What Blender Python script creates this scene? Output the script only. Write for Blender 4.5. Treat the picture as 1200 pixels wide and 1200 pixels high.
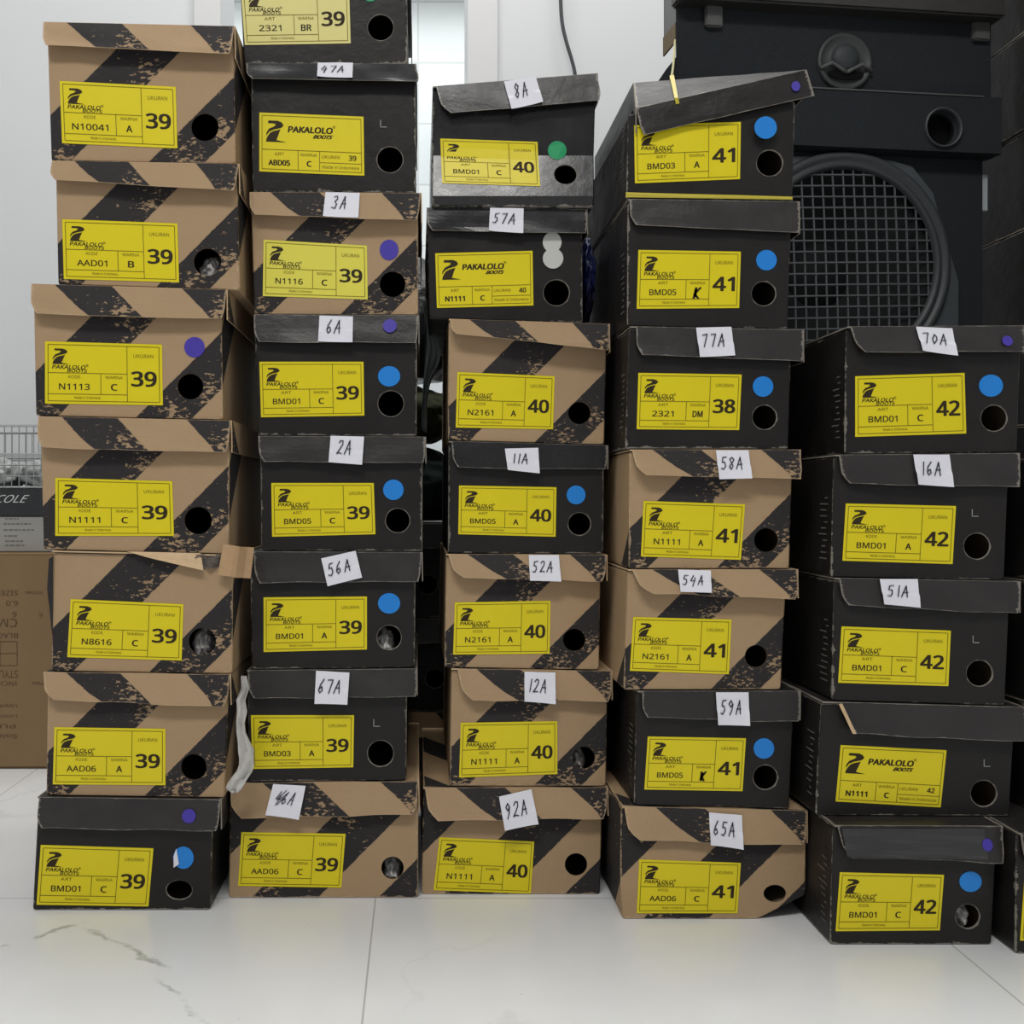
import bpy, bmesh, math, random
from mathutils import Vector, noise
random.seed(7)
SC = bpy.context.scene
COL = SC.collection
for o in list(bpy.data.objects):
    bpy.data.objects.remove(o)

# ------------------------------------------------------------ camera, light, exposure
H, F, VX, VY = 0.46, 1200.0, 490.0, 585.0        # eye height (m), focal length (px), vanishing point of the floor tiles
cam_d = bpy.data.cameras.new('camera'); cam = bpy.data.objects.new('camera', cam_d); COL.objects.link(cam)
cam.location = (0, 0, H); cam.rotation_euler = (math.pi/2, 0, 0)
cam_d.sensor_width = 36; cam_d.lens = 36*F/1200
cam_d.shift_x = (600-VX)/1200; cam_d.shift_y = -(600-VY)/1200
cam_d.clip_start = 0.02
SC.camera = cam
W = bpy.data.worlds.new('world'); SC.world = W; W.use_nodes = True
W.node_tree.nodes['Background'].inputs[0].default_value = (0.93, 0.96, 1.0, 1)
W.node_tree.nodes['Background'].inputs[1].default_value = 0.32
def area(name, loc, rot, sx, sy, power, color=(1, 1, 1)):
    d = bpy.data.lights.new(name, 'AREA'); d.shape = 'RECTANGLE'; d.size = sx; d.size_y = sy; d.energy = power; d.color = color
    o = bpy.data.objects.new(name, d); COL.objects.link(o); o.location = loc; o.rotation_euler = rot
    return o
area('ceiling_lamp_front', (-0.3, -0.55, 2.72), (0, 0, 0), 1.5, 0.5, 57, (1.0, 0.98, 0.95))
area('ceiling_lamp_back', (0.1, 1.5, 2.72), (0, 0, 0), 1.5, 0.4, 32, (1.0, 0.98, 0.95))
area('daylight_next_room', (-0.2, 3.3, 2.55), (0, 0, 0), 2.0, 1.2, 34, (0.95, 0.99, 1.0))
SC.view_settings.view_transform = 'Standard'; SC.view_settings.look = 'None'
SC.view_settings.exposure = -0.18; SC.view_settings.gamma = 1.0; SC.view_settings.use_curve_mapping = False

# ------------------------------------------------------------ helpers
def lin(r, g, b):
    f = lambda c: (c/255/12.92) if c/255 <= .04045 else ((c/255+.055)/1.055)**2.4
    return (f(r), f(g), f(b), 1)

class NT:
    """tiny node-graph writer"""
    def __init__(s, name, rough=.6, spec=.5):
        s.m = bpy.data.materials.new(name); s.m.use_nodes = True
        s.t = s.m.node_tree; s.b = s.t.nodes['Principled BSDF']
        s.b.inputs['Roughness'].default_value = rough; s.b.inputs['Specular IOR Level'].default_value = spec
    def n(s, typ, **kw):
        x = s.t.nodes.new(typ)
        for k, v in kw.items(): setattr(x, k, v)
        return x
    def put(s, sock, v):
        if isinstance(v, bpy.types.NodeSocket): s.t.links.new(v, sock)
        else: sock.default_value = v
    def M(s, op, a, b=0.0, c=0.0):
        x = s.n('ShaderNodeMath', operation=op); s.put(x.inputs[0], a); s.put(x.inputs[1], b); s.put(x.inputs[2], c)
        return x.outputs[0]
    def uv(s, name='UVMap'):
        x = s.n('ShaderNodeUVMap', uv_map=name); y = s.n('ShaderNodeSeparateXYZ'); s.t.links.new(x.outputs[0], y.inputs[0])
        return x.outputs[0], y.outputs[0], y.outputs[1]
    def obj(s):
        return s.n('ShaderNodeTexCoord').outputs['Object']
    def noise(s, vec, scale, detail=4, rough=.6):
        x = s.n('ShaderNodeTexNoise'); s.t.links.new(vec, x.inputs['Vector'])
        x.inputs['Scale'].default_value = scale; x.inputs['Detail'].default_value = detail; x.inputs['Roughness'].default_value = rough
        return x.outputs[0]
    def step(s, v, lo, hi):
        x = s.n('ShaderNodeMapRange', interpolation_type='SMOOTHSTEP'); s.put(x.inputs[0], v)
        x.inputs[1].default_value = lo; x.inputs[2].default_value = hi
        return x.outputs[0]
    def mix(s, f, a, b):
        x = s.n('ShaderNodeMix', data_type='RGBA'); s.put(x.inputs[0], f); s.put(x.inputs[6], a); s.put(x.inputs[7], b)
        return x.outputs[2]
    def base(s, v): s.put(s.b.inputs['Base Color'], v)
    def bump(s, h, strength=.2, dist=.002):
        x = s.n('ShaderNodeBump'); x.inputs['Strength'].default_value = strength; x.inputs['Distance'].default_value = dist
        s.put(x.inputs['Height'], h); s.t.links.new(x.outputs[0], s.b.inputs['Normal'])
    def offs(s, vec):
        """shift a pattern by object so no two boxes carry the same dirt"""
        i = s.n('ShaderNodeObjectInfo'); x = s.n('ShaderNodeVectorMath', operation='MULTIPLY_ADD')
        s.t.links.new(i.outputs['Random'], x.inputs[0]); x.inputs[1].default_value = (37, 51, 13); s.t.links.new(vec, x.inputs[2])
        return x.outputs[0]

def plain(name, col, rough=.6, spec=.5, metal=0, var=0.0, scale=60):
    m = NT(name, rough, spec)
    if var:
        n = m.noise(m.obj(), scale, 5)
        d = tuple(c*(1-var) for c in col[:3])+(1,); l = tuple(min(1, c*(1+var)) for c in col[:3])+(1,)
        m.base(m.mix(n, d, l))
    else: m.base(col)
    m.b.inputs['Metallic'].default_value = metal
    return m.m

KRAFT, INK = lin(184, 152, 116), lin(40, 37, 38)
def edge_wear(m, wide):
    ev, s_, t_ = m.uv('edge')
    d = m.M('MINIMUM', m.M('MINIMUM', s_, m.M('SUBTRACT', 1.0, s_)), m.M('MULTIPLY', m.M('MINIMUM', t_, m.M('SUBTRACT', 1.0, t_)), .62))
    nz = m.noise(m.offs(ev), 14, 6, .7)
    lim = m.M('MULTIPLY', m.M('POWER', nz, 3.0), wide)
    return m.step(m.M('SUBTRACT', lim, d), -.0008, .0015)

def kraft(name, stripes, sign, spots, lid=False):
    """brown board printed with slanted black bands whose ink has flaked off in places"""
    m = NT(name, .72, .25)
    vec, u, v = m.uv()
    ov = m.offs(vec)
    wob = m.M('MULTIPLY', m.M('SUBTRACT', m.noise(ov, 26, 6, .7), .5), .018)
    t = m.M('ADD', m.M('MULTIPLY_ADD', v, sign, u), wob)
    band = None
    for a, b in stripes:
        k = m.M('MULTIPLY', m.step(t, a-.004, a+.004), m.M('SUBTRACT', 1.0, m.step(t, b-.004, b+.004)))
        band = k if band is None else m.M('MAXIMUM', band, k)
    fl = m.n('ShaderNodeMapping'); fl.inputs['Rotation'].default_value = (0, 0, math.radians(-40)); fl.inputs['Scale'].default_value = (1, 2.1, 1)
    m.t.links.new(ov, fl.inputs[0])
    fn = m.noise(fl.outputs[0], 30, 5, .65)
    reg = None
    for cx, cy, r in spots:
        d = m.n('ShaderNodeVectorMath', operation='DISTANCE'); m.t.links.new(vec, d.inputs[0]); d.inputs[1].default_value = (cx, cy, 0)
        k = m.M('SUBTRACT', 1.0, m.M('MINIMUM', m.M('DIVIDE', d.outputs['Value'], r), 1.0))
        reg = k if reg is None else m.M('MAXIMUM', reg, k)
    flake = m.step(m.M('MULTIPLY_ADD', reg, .17, fn), .65, .68)
    fibre = m.noise(ov, 160, 3, .6); big = m.noise(ov, 5, 3)
    kc = m.mix(fibre, lin(160, 133, 101), lin(181, 155, 122))
    kc = m.mix(m.M('MULTIPLY', big, .35), kc, lin(150, 121, 91))
    ink = m.mix(fibre, lin(31, 29, 30), lin(56, 52, 52))
    c = m.mix(m.M('MULTIPLY', band, m.M('SUBTRACT', 1.0, m.M('MULTIPLY', flake, .85))), kc, ink)
    c = m.mix(m.M('MULTIPLY', edge_wear(m, .06), .5), c, lin(196, 170, 138))
    m.base(c)
    m.bump(m.noise(ov, 7, 3), .25, .004)
    return m.m
A_SPOTS = [(.56, .46, .16), (.93, .17, .13), (.73, .03, .16), (.08, .02, .12)]
B_SPOTS = [(.62, .42, .10), (.2, .05, .1)]
L_SPOTS = [(.47, -.14, .15), (.97, -.14, .14)]
MA = kraft('printed_kraft_board', [(-.24, .11), (.53, .83)], -1.0, A_SPOTS)
MB_ = kraft('printed_kraft_board_other', [(-.9, -.22), (.12, .47), (.79, 1.15)], -1.0, B_SPOTS)
MLA = kraft('printed_kraft_lid', [(.12, .41), (.77, 1.02)], 1.0, L_SPOTS)
MLB = kraft('printed_kraft_lid_other', [(.17, .44), (.80, 1.05)], 1.0, L_SPOTS)

def black(name, rough, base=(27, 25, 24), spec=.28, bmp=.22):
    m = NT(name, rough, spec)
    vec, u, v = m.uv(); ov = m.offs(vec)
    n1 = m.noise(ov, 4, 4, .6); n2 = m.noise(ov, 120, 3)
    c = m.mix(n1, lin(*[x*.78 for x in base]), lin(*[x*1.25 for x in base]))
    c = m.mix(m.M('MULTIPLY', n2, .3), c, lin(48, 45, 44))
    sc = m.n('ShaderNodeMapping'); sc.inputs['Scale'].default_value = (1, 6, 1); sc.inputs['Rotation'].default_value = (0, 0, .5); m.t.links.new(ov, sc.inputs[0])
    scr = m.step(m.noise(sc.outputs[0], 22, 6, .75), .70, .76)
    c = m.mix(m.M('MULTIPLY', scr, .22), c, lin(120, 112, 104))
    c = m.mix(m.M('MULTIPLY', edge_wear(m, .066), .65), c, lin(146, 140, 130))
    m.base(c)
    m.put(m.b.inputs['Roughness'], m.M('MULTIPLY_ADD', m.M('SUBTRACT', n1, .5), .35, rough))
    m.bump(m.noise(ov, 9, 4), bmp, .004)
    return m.m
MK = black('black_printed_board', .46)
MKL = black('black_lid_board', .40, (40, 37, 36), .5)
MGL = black('glossy_black_board', .24, (28, 28, 30), .5, .07)
INNER = plain('bare_board_inside', lin(120, 104, 86), .9, .2, var=.15)
CUTK = plain('cut_kraft_edge', lin(196, 170, 136), .9, .2, var=.1)
CUTB = plain('cut_black_edge', lin(138, 130, 120), .9, .2, var=.3, scale=140)
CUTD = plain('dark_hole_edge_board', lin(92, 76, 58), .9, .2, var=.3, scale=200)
CUTR = plain('hole_edge_board', lin(120, 114, 106), .9, .2, var=.3, scale=200)
def sticker(name, c):
    m = NT(name, .42, .45); n = m.noise(m.obj(), 22, 3)
    m.base(m.mix(n, tuple(x*.93 for x in c[:3])+(1,), c)); m.bump(m.noise(m.obj(), 40, 3), .08, .001)
    return m.m
YEL = sticker('yellow_sticker', lin(226, 208, 14))
YPALE = sticker('pale_yellow_sticker', lin(222, 212, 132))  # paler yellow, close to beige
YLEM = sticker('lemon_sticker', lin(228, 218, 84))
PINK = plain('printing_ink', lin(48, 38, 18), .7, .3)
PTHIN = plain('thin_printing_ink', lin(112, 98, 20), .7, .3)
PEN = plain('pen_ink', lin(40, 42, 56), .6, .3)
PAPER = plain('white_paper', lin(226, 226, 234), .8, .25, var=.02)
DOTC = {'blue': plain('blue_dot', lin(22, 128, 214), .45), 'purple': plain('purple_dot', lin(66, 52, 160), .5),
        'green': plain('green_dot', lin(12, 150, 92), .45), 'white': plain('white_dot', lin(196, 196, 190), .5)}

def link(name, bm, mats, parent=None, smooth=False, root=None):
    me = bpy.data.meshes.new(name)
    off = Vector((0, 0, 0))
    r = parent
    while r is not None and r.parent is not None: r = r.parent
    if r is not None and root is None: off = r.location.copy()
    if root is not None: off = Vector(root)
    bmesh.ops.recalc_face_normals(bm, faces=bm.faces) if getattr(bm, 'faces', None) else None
    for v in bm.verts: v.co -= off
    bm.to_mesh(me); bm.free()
    o = bpy.data.objects.new(name, me); COL.objects.link(o)
    for m in (mats if isinstance(mats, (list, tuple)) else [mats]): me.materials.append(m)
    if smooth:
        for p in me.polygons: p.use_smooth = True
    if parent is not None: o.parent = parent
    if root is not None: o.location = root
    return o
def tag(o, label=None, cat=None, group=None, kind=None):
    if label: o['label'] = label
    if cat: o['category'] = cat
    if group: o['group'] = group
    if kind: o['kind'] = kind
    return o
def empty(name, loc, rz=0):
    o = bpy.data.objects.new(name, None); COL.objects.link(o); o.location = loc; o.rotation_euler = (0, 0, rz)
    o.empty_display_size = .05
    return o
def new(): return bmesh.new()
def add_box(bm, x0, x1, y0, y1, z0, z1, bev=0.0, mi=0):
    g = bmesh.ops.create_cube(bm, size=1)
    for v in g['verts']:
        v.co = Vector(((x0+x1)/2+v.co.x*(x1-x0), (y0+y1)/2+v.co.y*(y1-y0), (z0+z1)/2+v.co.z*(z1-z0)))
    fs = {f for v in g['verts'] for f in v.link_faces}
    for f in fs: f.material_index = mi
    if bev:
        es = {e for v in g['verts'] for e in v.link_edges}
        bmesh.ops.bevel(bm, geom=list(es), offset=bev, segments=2, affect='EDGES', clamp_overlap=True)
def tube(bm, pts, r, n=10):
    pts = [Vector(p) for p in pts]; rings = []
    for i, p in enumerate(pts):
        d = (pts[min(i+1, len(pts)-1)]-pts[max(i-1, 0)]).normalized()
        a = d.cross(Vector((0, 1, .01))).normalized()
        if a.length < .5: a = d.cross(Vector((1, 0, 0))).normalized()
        b = d.cross(a)
        rings.append([bm.verts.new(p+(a*math.cos(k*2*math.pi/n)+b*math.sin(k*2*math.pi/n))*r) for k in range(n)])
    for i in range(len(rings)-1):
        for k in range(n): bm.faces.new((rings[i][k], rings[i][(k+1) % n], rings[i+1][(k+1) % n], rings[i+1][k]))
    bm.faces.new(rings[0]); bm.faces.new(rings[-1][::-1])
def lathe(bm, prof, c, n=40, axis='y', mi=0):
    """profile of (radius, depth) turned about the y axis through c"""
    rings = []
    for r, d in prof:
        if r < 1e-6: rings.append([bm.verts.new((c[0], c[1]+d, c[2]))])
        else: rings.append([bm.verts.new((c[0]+r*math.cos(2*math.pi*k/n), c[1]+d, c[2]+r*math.sin(2*math.pi*k/n))) for k in range(n)])
    for A, B in zip(rings, rings[1:]):
        for k in range(n):
            q = [A[k % len(A)], A[(k+1) % n % len(A)], B[(k+1) % n % len(B)], B[k % len(B)]]
            q = list(dict.fromkeys(q))
            if len(q) > 2:
                f = bm.faces.new(q); f.material_index = mi
def sheet(bm, grid, thick, uvf=None, mi=0, mcut=1):
    """closed thin slab from a grid of points; thick = offset vector to its far side"""
    T = Vector(thick); uvl = bm.loops.layers.uv.get('UVMap'); edl = bm.loops.layers.uv.get('edge')
    A = [[bm.verts.new(p) for p in row] for row in grid]
    B = [[bm.verts.new(Vector(p)+T) for p in row] for row in grid]
    R, C = len(grid), len(grid[0])
    def fc(vs, ids, m):
        f = bm.faces.new(vs); f.material_index = m
        if uvf and uvl:
            for l, (j, i) in zip(f.loops, ids):
                u, e = uvf(j, i); l[uvl].uv = u; l[edl].uv = e
    for j in range(R-1):
        for i in range(C-1):
            ids = [(j, i), (j, i+1), (j+1, i+1), (j+1, i)]
            fc([A[a][b] for a, b in ids], ids, mi)
            ids = ids[::-1]; fc([B[a][b] for a, b in ids], ids, mi)
    rim = [(0, i) for i in range(C)]+[(j, C-1) for j in range(1, R)]+[(R-1, i) for i in range(C-2, -1, -1)]+[(j, 0) for j in range(R-2, 0, -1)]
    for p, q in zip(rim, rim[1:]+rim[:1]):
        fc([A[p[0]][p[1]], B[p[0]][p[1]], B[q[0]][q[1]], A[q[0]][q[1]]], [p, p, q, q], mcut)

# ------------------------------------------------------------ writing
FONT = None
try:                                                                # Blender's own interface typeface; the built-in one otherwise
    import os
    FONT = bpy.data.fonts.load(os.path.join(bpy.utils.system_resource('DATAFILES'), 'fonts', 'NotoSansHebrew-Regular.woff2'))
except Exception:
    FONT = None
_tc = {}
def text_mesh(s):
    k = s
    if k not in _tc:
        cu = bpy.data.curves.new('t', 'FONT'); cu.body = s; cu.size = 1; cu.font = FONT or cu.font; cu.resolution_u = 3
        o = bpy.data.objects.new('t', cu); COL.objects.link(o)
        bpy.context.view_layer.update()
        me = bpy.data.meshes.new_from_object(o.evaluated_get(bpy.context.evaluated_depsgraph_get()))
        vs = [(v.co.x, v.co.y) for v in me.vertices]; fs = [tuple(p.vertices) for p in me.polygons]
        bpy.data.objects.remove(o); bpy.data.curves.remove(cu); bpy.data.meshes.remove(me)
        x0, x1 = min(v[0] for v in vs), max(v[0] for v in vs); y0, y1 = min(v[1] for v in vs), max(v[1] for v in vs)
        _tc[k] = ([((x-x0)/(x1-x0)-.5, (y-y0)/(y1-y0)-.5) for x, y in vs], fs)
    return _tc[k]
def put_text(bm, s, mp, cu, cv, w, h, bold=0.0, slant=0.0, mi=0, turn=False):
    vs, fs = text_mesh(s)
    q = -1 if turn else 1
    V = [bm.verts.new(mp(cu+q*(x+slant*y)*w, cv-q*y*h)) for x, y in vs]
    for f in fs:
        try: bm.faces.new([V[i] for i in f]).material_index = mi
        except ValueError: pass
    if bold:                                                        # heavier strokes: the glyphs again, a hair to either side
        for dx, dy in ((-1, -.5), (1, -.5), (-1, .5), (1, .5), (0, 1), (0, -1)):
            k_ = 1+len(bm.verts) % 97; V = [bm.verts.new(mp(cu+q*(x+slant*y)*w+dx*bold*.42, cv-q*y*h+dy*bold*.42)+Vector((0, 6e-7*k_+4e-6, 0))) for x, y in vs]
            for f in fs: bm.faces.new([V[i] for i in f]).material_index = mi
def put_poly(bm, pts, mp, mi=0):
    es = []; V = [bm.verts.new(mp(*p)) for p in pts]
    for a, b in zip(V, V[1:]+V[:1]): es.append(bm.edges.new((a, b)))
    g = bmesh.ops.triangle_fill(bm, use_beauty=True, use_dissolve=False, edges=es)
    for f in g['geom']:
        if isinstance(f, bmesh.types.BMFace): f.material_index = mi
def put_line(bm, mp, u0, v0, u1, v1, wu, wv, mi=0):
    if abs(v1-v0) < abs(u1-u0): pts = [(u0, v0-wv), (u1, v1-wv), (u1, v1+wv), (u0, v0+wv)]
    else: pts = [(u0-wu, v0), (u0+wu, v0), (u1+wu, v1), (u1-wu, v1)]
    bm.faces.new([bm.verts.new(mp(*p)) for p in pts]).material_index = mi
LOGO = [[(.15, 1), (.75, 1), (1.0, .93), (1.12, .79), (.95, .67), (.5, .585), (.2, .48), (0, .27), (.03, .44), (.2, .62), (.48, .715), (.62, .80), (.55, .865), (.12, .88)],
        [(.27, .43), (.5, .515), (.93, .60), (.86, .5), (.66, .09), (1.28, 0), (0, 0), (.02, .13), (.12, .28)]]
GLY = {'1': [[(.30, 1), (.20, 0)]], '2': [[(.1, .8), (.3, 1), (.6, .95), (.65, .7), (.35, .35), (.05, .02), (.4, .08), (.75, .03)]],
       '3': [[(.1, .95), (.45, 1), (.6, .8), (.3, .55), (.65, .35), (.45, .02), (.05, .1)]], '4': [[(.4, 1), (.05, .4), (.7, .42)], [(.6, .75), (.45, -.15)]],
       '5': [[(.7, 1), (.22, .97), (.15, .6), (.5, .6), (.62, .3), (.4, .0), (.05, .08)]], '6': [[(.55, 1), (.2, .6), (.08, .2), (.3, 0), (.6, .2), (.45, .45), (.12, .3)]],
       '7': [[(.05, .95), (.7, 1), (.35, 0)]], '8': [[(.6, .85), (.35, 1), (.12, .8), (.55, .3), (.35, 0), (.1, .2), (.5, .65), (.62, .86)]],
       '9': [[(.6, .75), (.35, 1), (.1, .75), (.3, .5), (.6, .75), (.5, .3), (.3, -.05)]], '0': [[(.35, .9), (.08, .5), (.3, .05), (.65, .4), (.6, .75), (.35, .9)]],
       'A': [[(0, 0), (.45, 1), (.7, 0)], [(.12, .38), (.72, .42)]], 'K': [[(.15, 1), (.1, 0)], [(.7, 1), (.12, .45), (.75, 0)], [(.2, .8), (.15, .1)]],
       '~': [[(0, .35), (.6, 1)], [(.2, .25), (.8, .8)], [(.3, 0), (.6, .5)]]}
def ribbon(bm, pts, w, mp, mi=0):
    P = [Vector((p[0], p[1], 0)) for p in pts]
    for a, b in zip(P, P[1:]):
        d = (b-a); 
        if d.length < 1e-6: continue
        d.normalize(); n = Vector((-d.y, d.x, 0))*w; e = d*w*.6
        bm.faces.new([bm.verts.new(mp(q.x, q.y)) for q in (a-e-n, b+e-n, b+e+n, a-e+n)]).material_index = mi
def scribble(bm, s, mp, u0, v0, cw, ch, w, slant=.25, mi=0):
    """pen strokes, u right / v down"""
    x = u0
    for c in s:
        for st in GLY[c]:
            ribbon(bm, [(x+(px+slant*(py-.5))*cw*.9+random.uniform(-.01, .01), v0-py*ch+random.uniform(-.01, .01)) for px, py in st], w, mp, mi)
        x += cw*(.62 if c == '1' else 1.0)

def make_label(face, quad, kind, art, code, letter, size, mat, parent):
    """printed sticker: quad = four photo corners tl, tr, br, bl on the box face"""
    def pix(u, v):
        tl, tr, br, bl = quad
        return tuple((tl[k]*(1-u)+tr[k]*u)*(1-v)+(bl[k]*(1-u)+br[k]*u)*v for k in (0, 1))
    mp = lambda u, v, d=.00085: face(*pix(u, v), d)
    bm = new()
    c = .012
    grid = [[mp(u, v, .0006) for u in (0, c, .25, .5, .75, 1-c, 1)] for v in (0, .02, .2, .4, .6, .8, .98, 1)]
    sheet(bm, grid, (0, .0004, 0), mcut=0)
    lab = link('label', bm, mat, parent)
    # ruled lines
    bm = new(); wu, wv = .0028, .0048; m4 = .026
    for a in ((m4, m4*1.8, 1-m4, m4*1.8), (m4, 1-m4*1.8, 1-m4, 1-m4*1.8), (m4, m4*1.8, m4, 1-m4*1.8), (1-m4, m4*1.8, 1-m4, 1-m4*1.8)):
        put_line(bm, mp, *a, wu, wv)
    if kind == 'V':
        for a in ((m4, .50, .70, .50), (m4, .84, .70, .84), (.70, m4*1.8, .70, 1-m4*1.8), (.475, .50, .475, .84)): put_line(bm, mp, *a, wu, wv)
    else:
        for a in ((m4, .62, 1-m4, .62), (.37, .62, .37, 1-m4*1.8), (.575, .62, .575, 1-m4*1.8), (.575, .81, 1-m4, .81)): put_line(bm, mp, *a, wu, wv)
    link('ruled_lines', bm, PTHIN, lab)
    bm = new()
    if kind == 'V': lx, ly, lw, lh = .065, .36, .115, .25
    else: lx, ly, lw, lh = .065, .49, .15, .36
    for poly in LOGO: put_poly(bm, [(lx+x*lw, ly-y*lh) for x, y in poly], mp)
    link('logo', bm, PINK, lab)
    bm = new()
    if kind == 'V':
        put_text(bm, 'PAKALOLO', mp, .205, .405, .28, .062, .003, .03); put_text(bm, 'BOOTS', mp, .275, .463, .165, .05, .002, .03)
        put_text(bm, '\u00ae', mp, .36, .375, .022, .04)
        put_text(bm, art, mp, .25, .56, .10, .05, 0, 0, 1); put_text(bm, code, mp, .25, .72, .052*len(code), .10, .003)
        put_text(bm, 'WARNA', mp, .588, .56, .15, .05, 0, 0, 1)
        if letter == 'K*': scribble(bm, 'K', mp, .56, .82, .07, .18, .012)
        else: put_text(bm, letter, mp, .588, .72, .045*len(letter)+.005, .105, .006)
        put_text(bm, 'UKURAN', mp, .84, .20, .17, .06, 0, 0, 1)
        put_text(bm, 'Made in Indonesia', mp, .36, .893, .22, .045, 0, 0, 1)
        link('lettering', bm, [PINK, PTHIN], lab)
        bm = new(); put_text(bm, size, mp, .842, .575, .205, .24, .016); link('size_number', bm, PINK, lab)
    else:
        put_text(bm, 'PAKALOLO', mp, .49, .265, .42, .10, .010, .02); put_text(bm, 'BOOTS', mp, .61, .375, .17, .06, .008, .12)
        put_text(bm, '\u00ae', mp, .715, .20, .026, .045)
        put_text(bm, art, mp, .19, .69, .09, .05, 0, 0, 1); put_text(bm, code, mp, .19, .84, .20, .09, .008)
        put_text(bm, 'WARNA', mp, .47, .69, .16, .05, 0, 0, 1); put_text(bm, letter, mp, .475, .84, .04, .09, .008)
        put_text(bm, 'UKURAN', mp, .68, .71, .17, .055, 0, 0, 1); put_text(bm, 'Made in Indonesia', mp, .775, .88, .35, .055, 0, 0, 1)
        link('lettering', bm, [PINK, PTHIN], lab)
        bm = new(); put_text(bm, size, mp, .89, .715, .07, .085, .005); link('size_number', bm, PINK, lab)
    return lab

# ------------------------------------------------------------ the shoe box
def at(px, py, Y): return Vector(((px-VX)/F*Y, Y, H-(py-VY)/F*Y))
def round_poly(P, r):
    out = []
    for i, p in enumerate(P):
        a, b = (P[i-1]-p), (P[(i+1) % len(P)]-p)
        ra = min(r, a.length*.4, b.length*.4); a.normalize(); b.normalize()
        q0, q1 = p+a*ra, p+b*ra
        out += [q0, (q0+q1)*.25+p*.5, q1]
    return out

def shoe_box(Y, kind, body, lid, hole, label, prev=None, tagq=None, dots=(), mark=None, yaw=0.0, L=.305, flare=None, cham=.03,
             crease=None, outline=None, ridge=None, lidmat=None, bodymat=None, text='', group='', labelmat=None, sideprint=False):
    """body = (xl_top, xr_top, xl_bot, xr_bot, y_bl, y_br); lid = apron tl, tr, br, bl, all read off the photo; prev = lid line of the box below"""
    xlt, xrt, xlb, xrb, ybl, ybr = body
    tl, tr, br, bl = lid
    Xc = ((xlb+xrb)/2-VX)/F*Y
    def bulge(py):
        if not crease: return 0.0
        for (a, da), (b, db) in zip(crease, crease[1:]):
            if a <= py <= b: return da+(db-da)*(py-a)/(b-a)
        return crease[0][1] if py < crease[0][0] else crease[-1][1]
    def face(px, py, d=0.0):
        a = (px-VX)/F
        t = (Y-yaw*Xc)/(1-yaw*a)
        p = at(px, py, t)
        k = d+bulge(py)
        n = Vector((yaw, -1, 0)).normalized()
        return p+n*k
    topY = lambda px: tl[1]+(tr[1]-tl[1])*(px-tl[0])/(tr[0]-tl[0])
    mats = {'A': (MA, MLA, CUTK), 'B': (MB_, MLB, CUTK), 'K': (MK, MKL, CUTB)}[kind]
    mbody, mlid, mcut = bodymat or mats[0], lidmat or mats[1], mats[2]
    D = Vector((-yaw, 1, 0)).normalized()
    # corners in the front plane
    if outline is None:
        pl = [(xlb, ybl), (xrb, ybr), (xrt, topY(xrt)+2.5), (xlt, topY(xlt)+2.5)]
    else: pl = outline
    P3 = [face(x, y, -bulge(y)) for x, y in pl]
    zbot = lambda X: 0.0
    if prev: zbot = lambda X: prev[0]+(prev[1]-prev[0])*(X-prev[2])/(prev[3]-prev[2])+.0007
    low = min(p.z for p in P3)
    for k, p in enumerate(P3):
        if k in (0, 1) and (outline is None or p.z-low < .006): p.z = zbot(p.x)
    root = empty('shoe_box', (Xc, Y, min(p.z for p in P3)))
    tag(root, text, 'shoe box', group)
    o0 = P3[0].copy(); xax = Vector((1, yaw, 0)).normalized()
    P2 = [Vector(((p-o0).dot(xax), p.z)) for p in P3]
    w = max(p.x for p in P2)-min(p.x for p in P2); x0 = min(p.x for p in P2)
    zb = min(p.y for p in P2); h = max(p.y for p in P2)-zb
    full = round_poly(P2, .003)
    cen = sum(P2, Vector((0, 0)))/len(P2)
    def inset(Q, d): return [q+(cen-q).normalized()*d*1.25 for q in Q]
    nrm = Vector((yaw, -1, 0)).normalized()
    def to3(q, depth):
        p = o0+xax*q.x+D*depth; p.z = q.y
        return p
    bm = new(); uvl = bm.loops.layers.uv.new('UVMap'); edl = bm.loops.layers.uv.new('edge')
    info = {}
    def ring(Q, d): 
        vs = [bm.verts.new(to3(q, d)) for q in Q]
        for v, q in zip(vs, Q): info[v] = (q, d)
        return vs
    F0, F1, B1 = ring(inset(full, .0012), 0), ring(full, .0014), ring(full, L)
    I0, I1 = ring(inset(full, .003), .0018), ring(inset(full, .003), L-.003)
    hc, hr = hole[0], hole[1]
    hcp = face(hc[0], hc[1], -bulge(hc[1])); h2 = Vector(((hcp-o0).dot(xax), hcp.z))
    rx, rz = hr[0]/F*Y, hr[1]/F*Y
    hq = [h2+Vector((rx*math.cos(2*math.pi*k/28), rz*math.sin(2*math.pi*k/28))) for k in range(28)]
    sd_ = random.random()*40
    def hring(grow, d): return ring([h2+(q-h2)*(1+grow*(.35+.9*abs(noise.noise(Vector((q.x*300, q.y*300, sd_)))))/max(rx, 1e-4)) for q in hq], d)
    H0, Hm, H1 = hring(.0016 if kind == 'K' else .0003, 0), ring(hq, .0007), ring(hq, .0018)
    def loop_e(vs): return [bm.edges.get((a, b)) or bm.edges.new((a, b)) for a, b in zip(vs, vs[1:]+vs[:1])]
    def fill(vs1, vs2, mi):
        g = bmesh.ops.triangle_fill(bm, use_beauty=True, use_dissolve=False, edges=loop_e(vs1)+loop_e(vs2))
        fs = [f for f in g['geom'] if isinstance(f, bmesh.types.BMFace)]
        for f in fs: f.material_index = mi
        return fs
    def strip(a, b, mi):
        out = []
        for k in range(len(a)):
            f = bm.faces.new((a[k], a[(k+1) % len(a)], b[(k+1) % len(a)], b[k])); f.material_index = mi; out.append(f)
        return out
    front = fill(F0, H0, 0)
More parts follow.
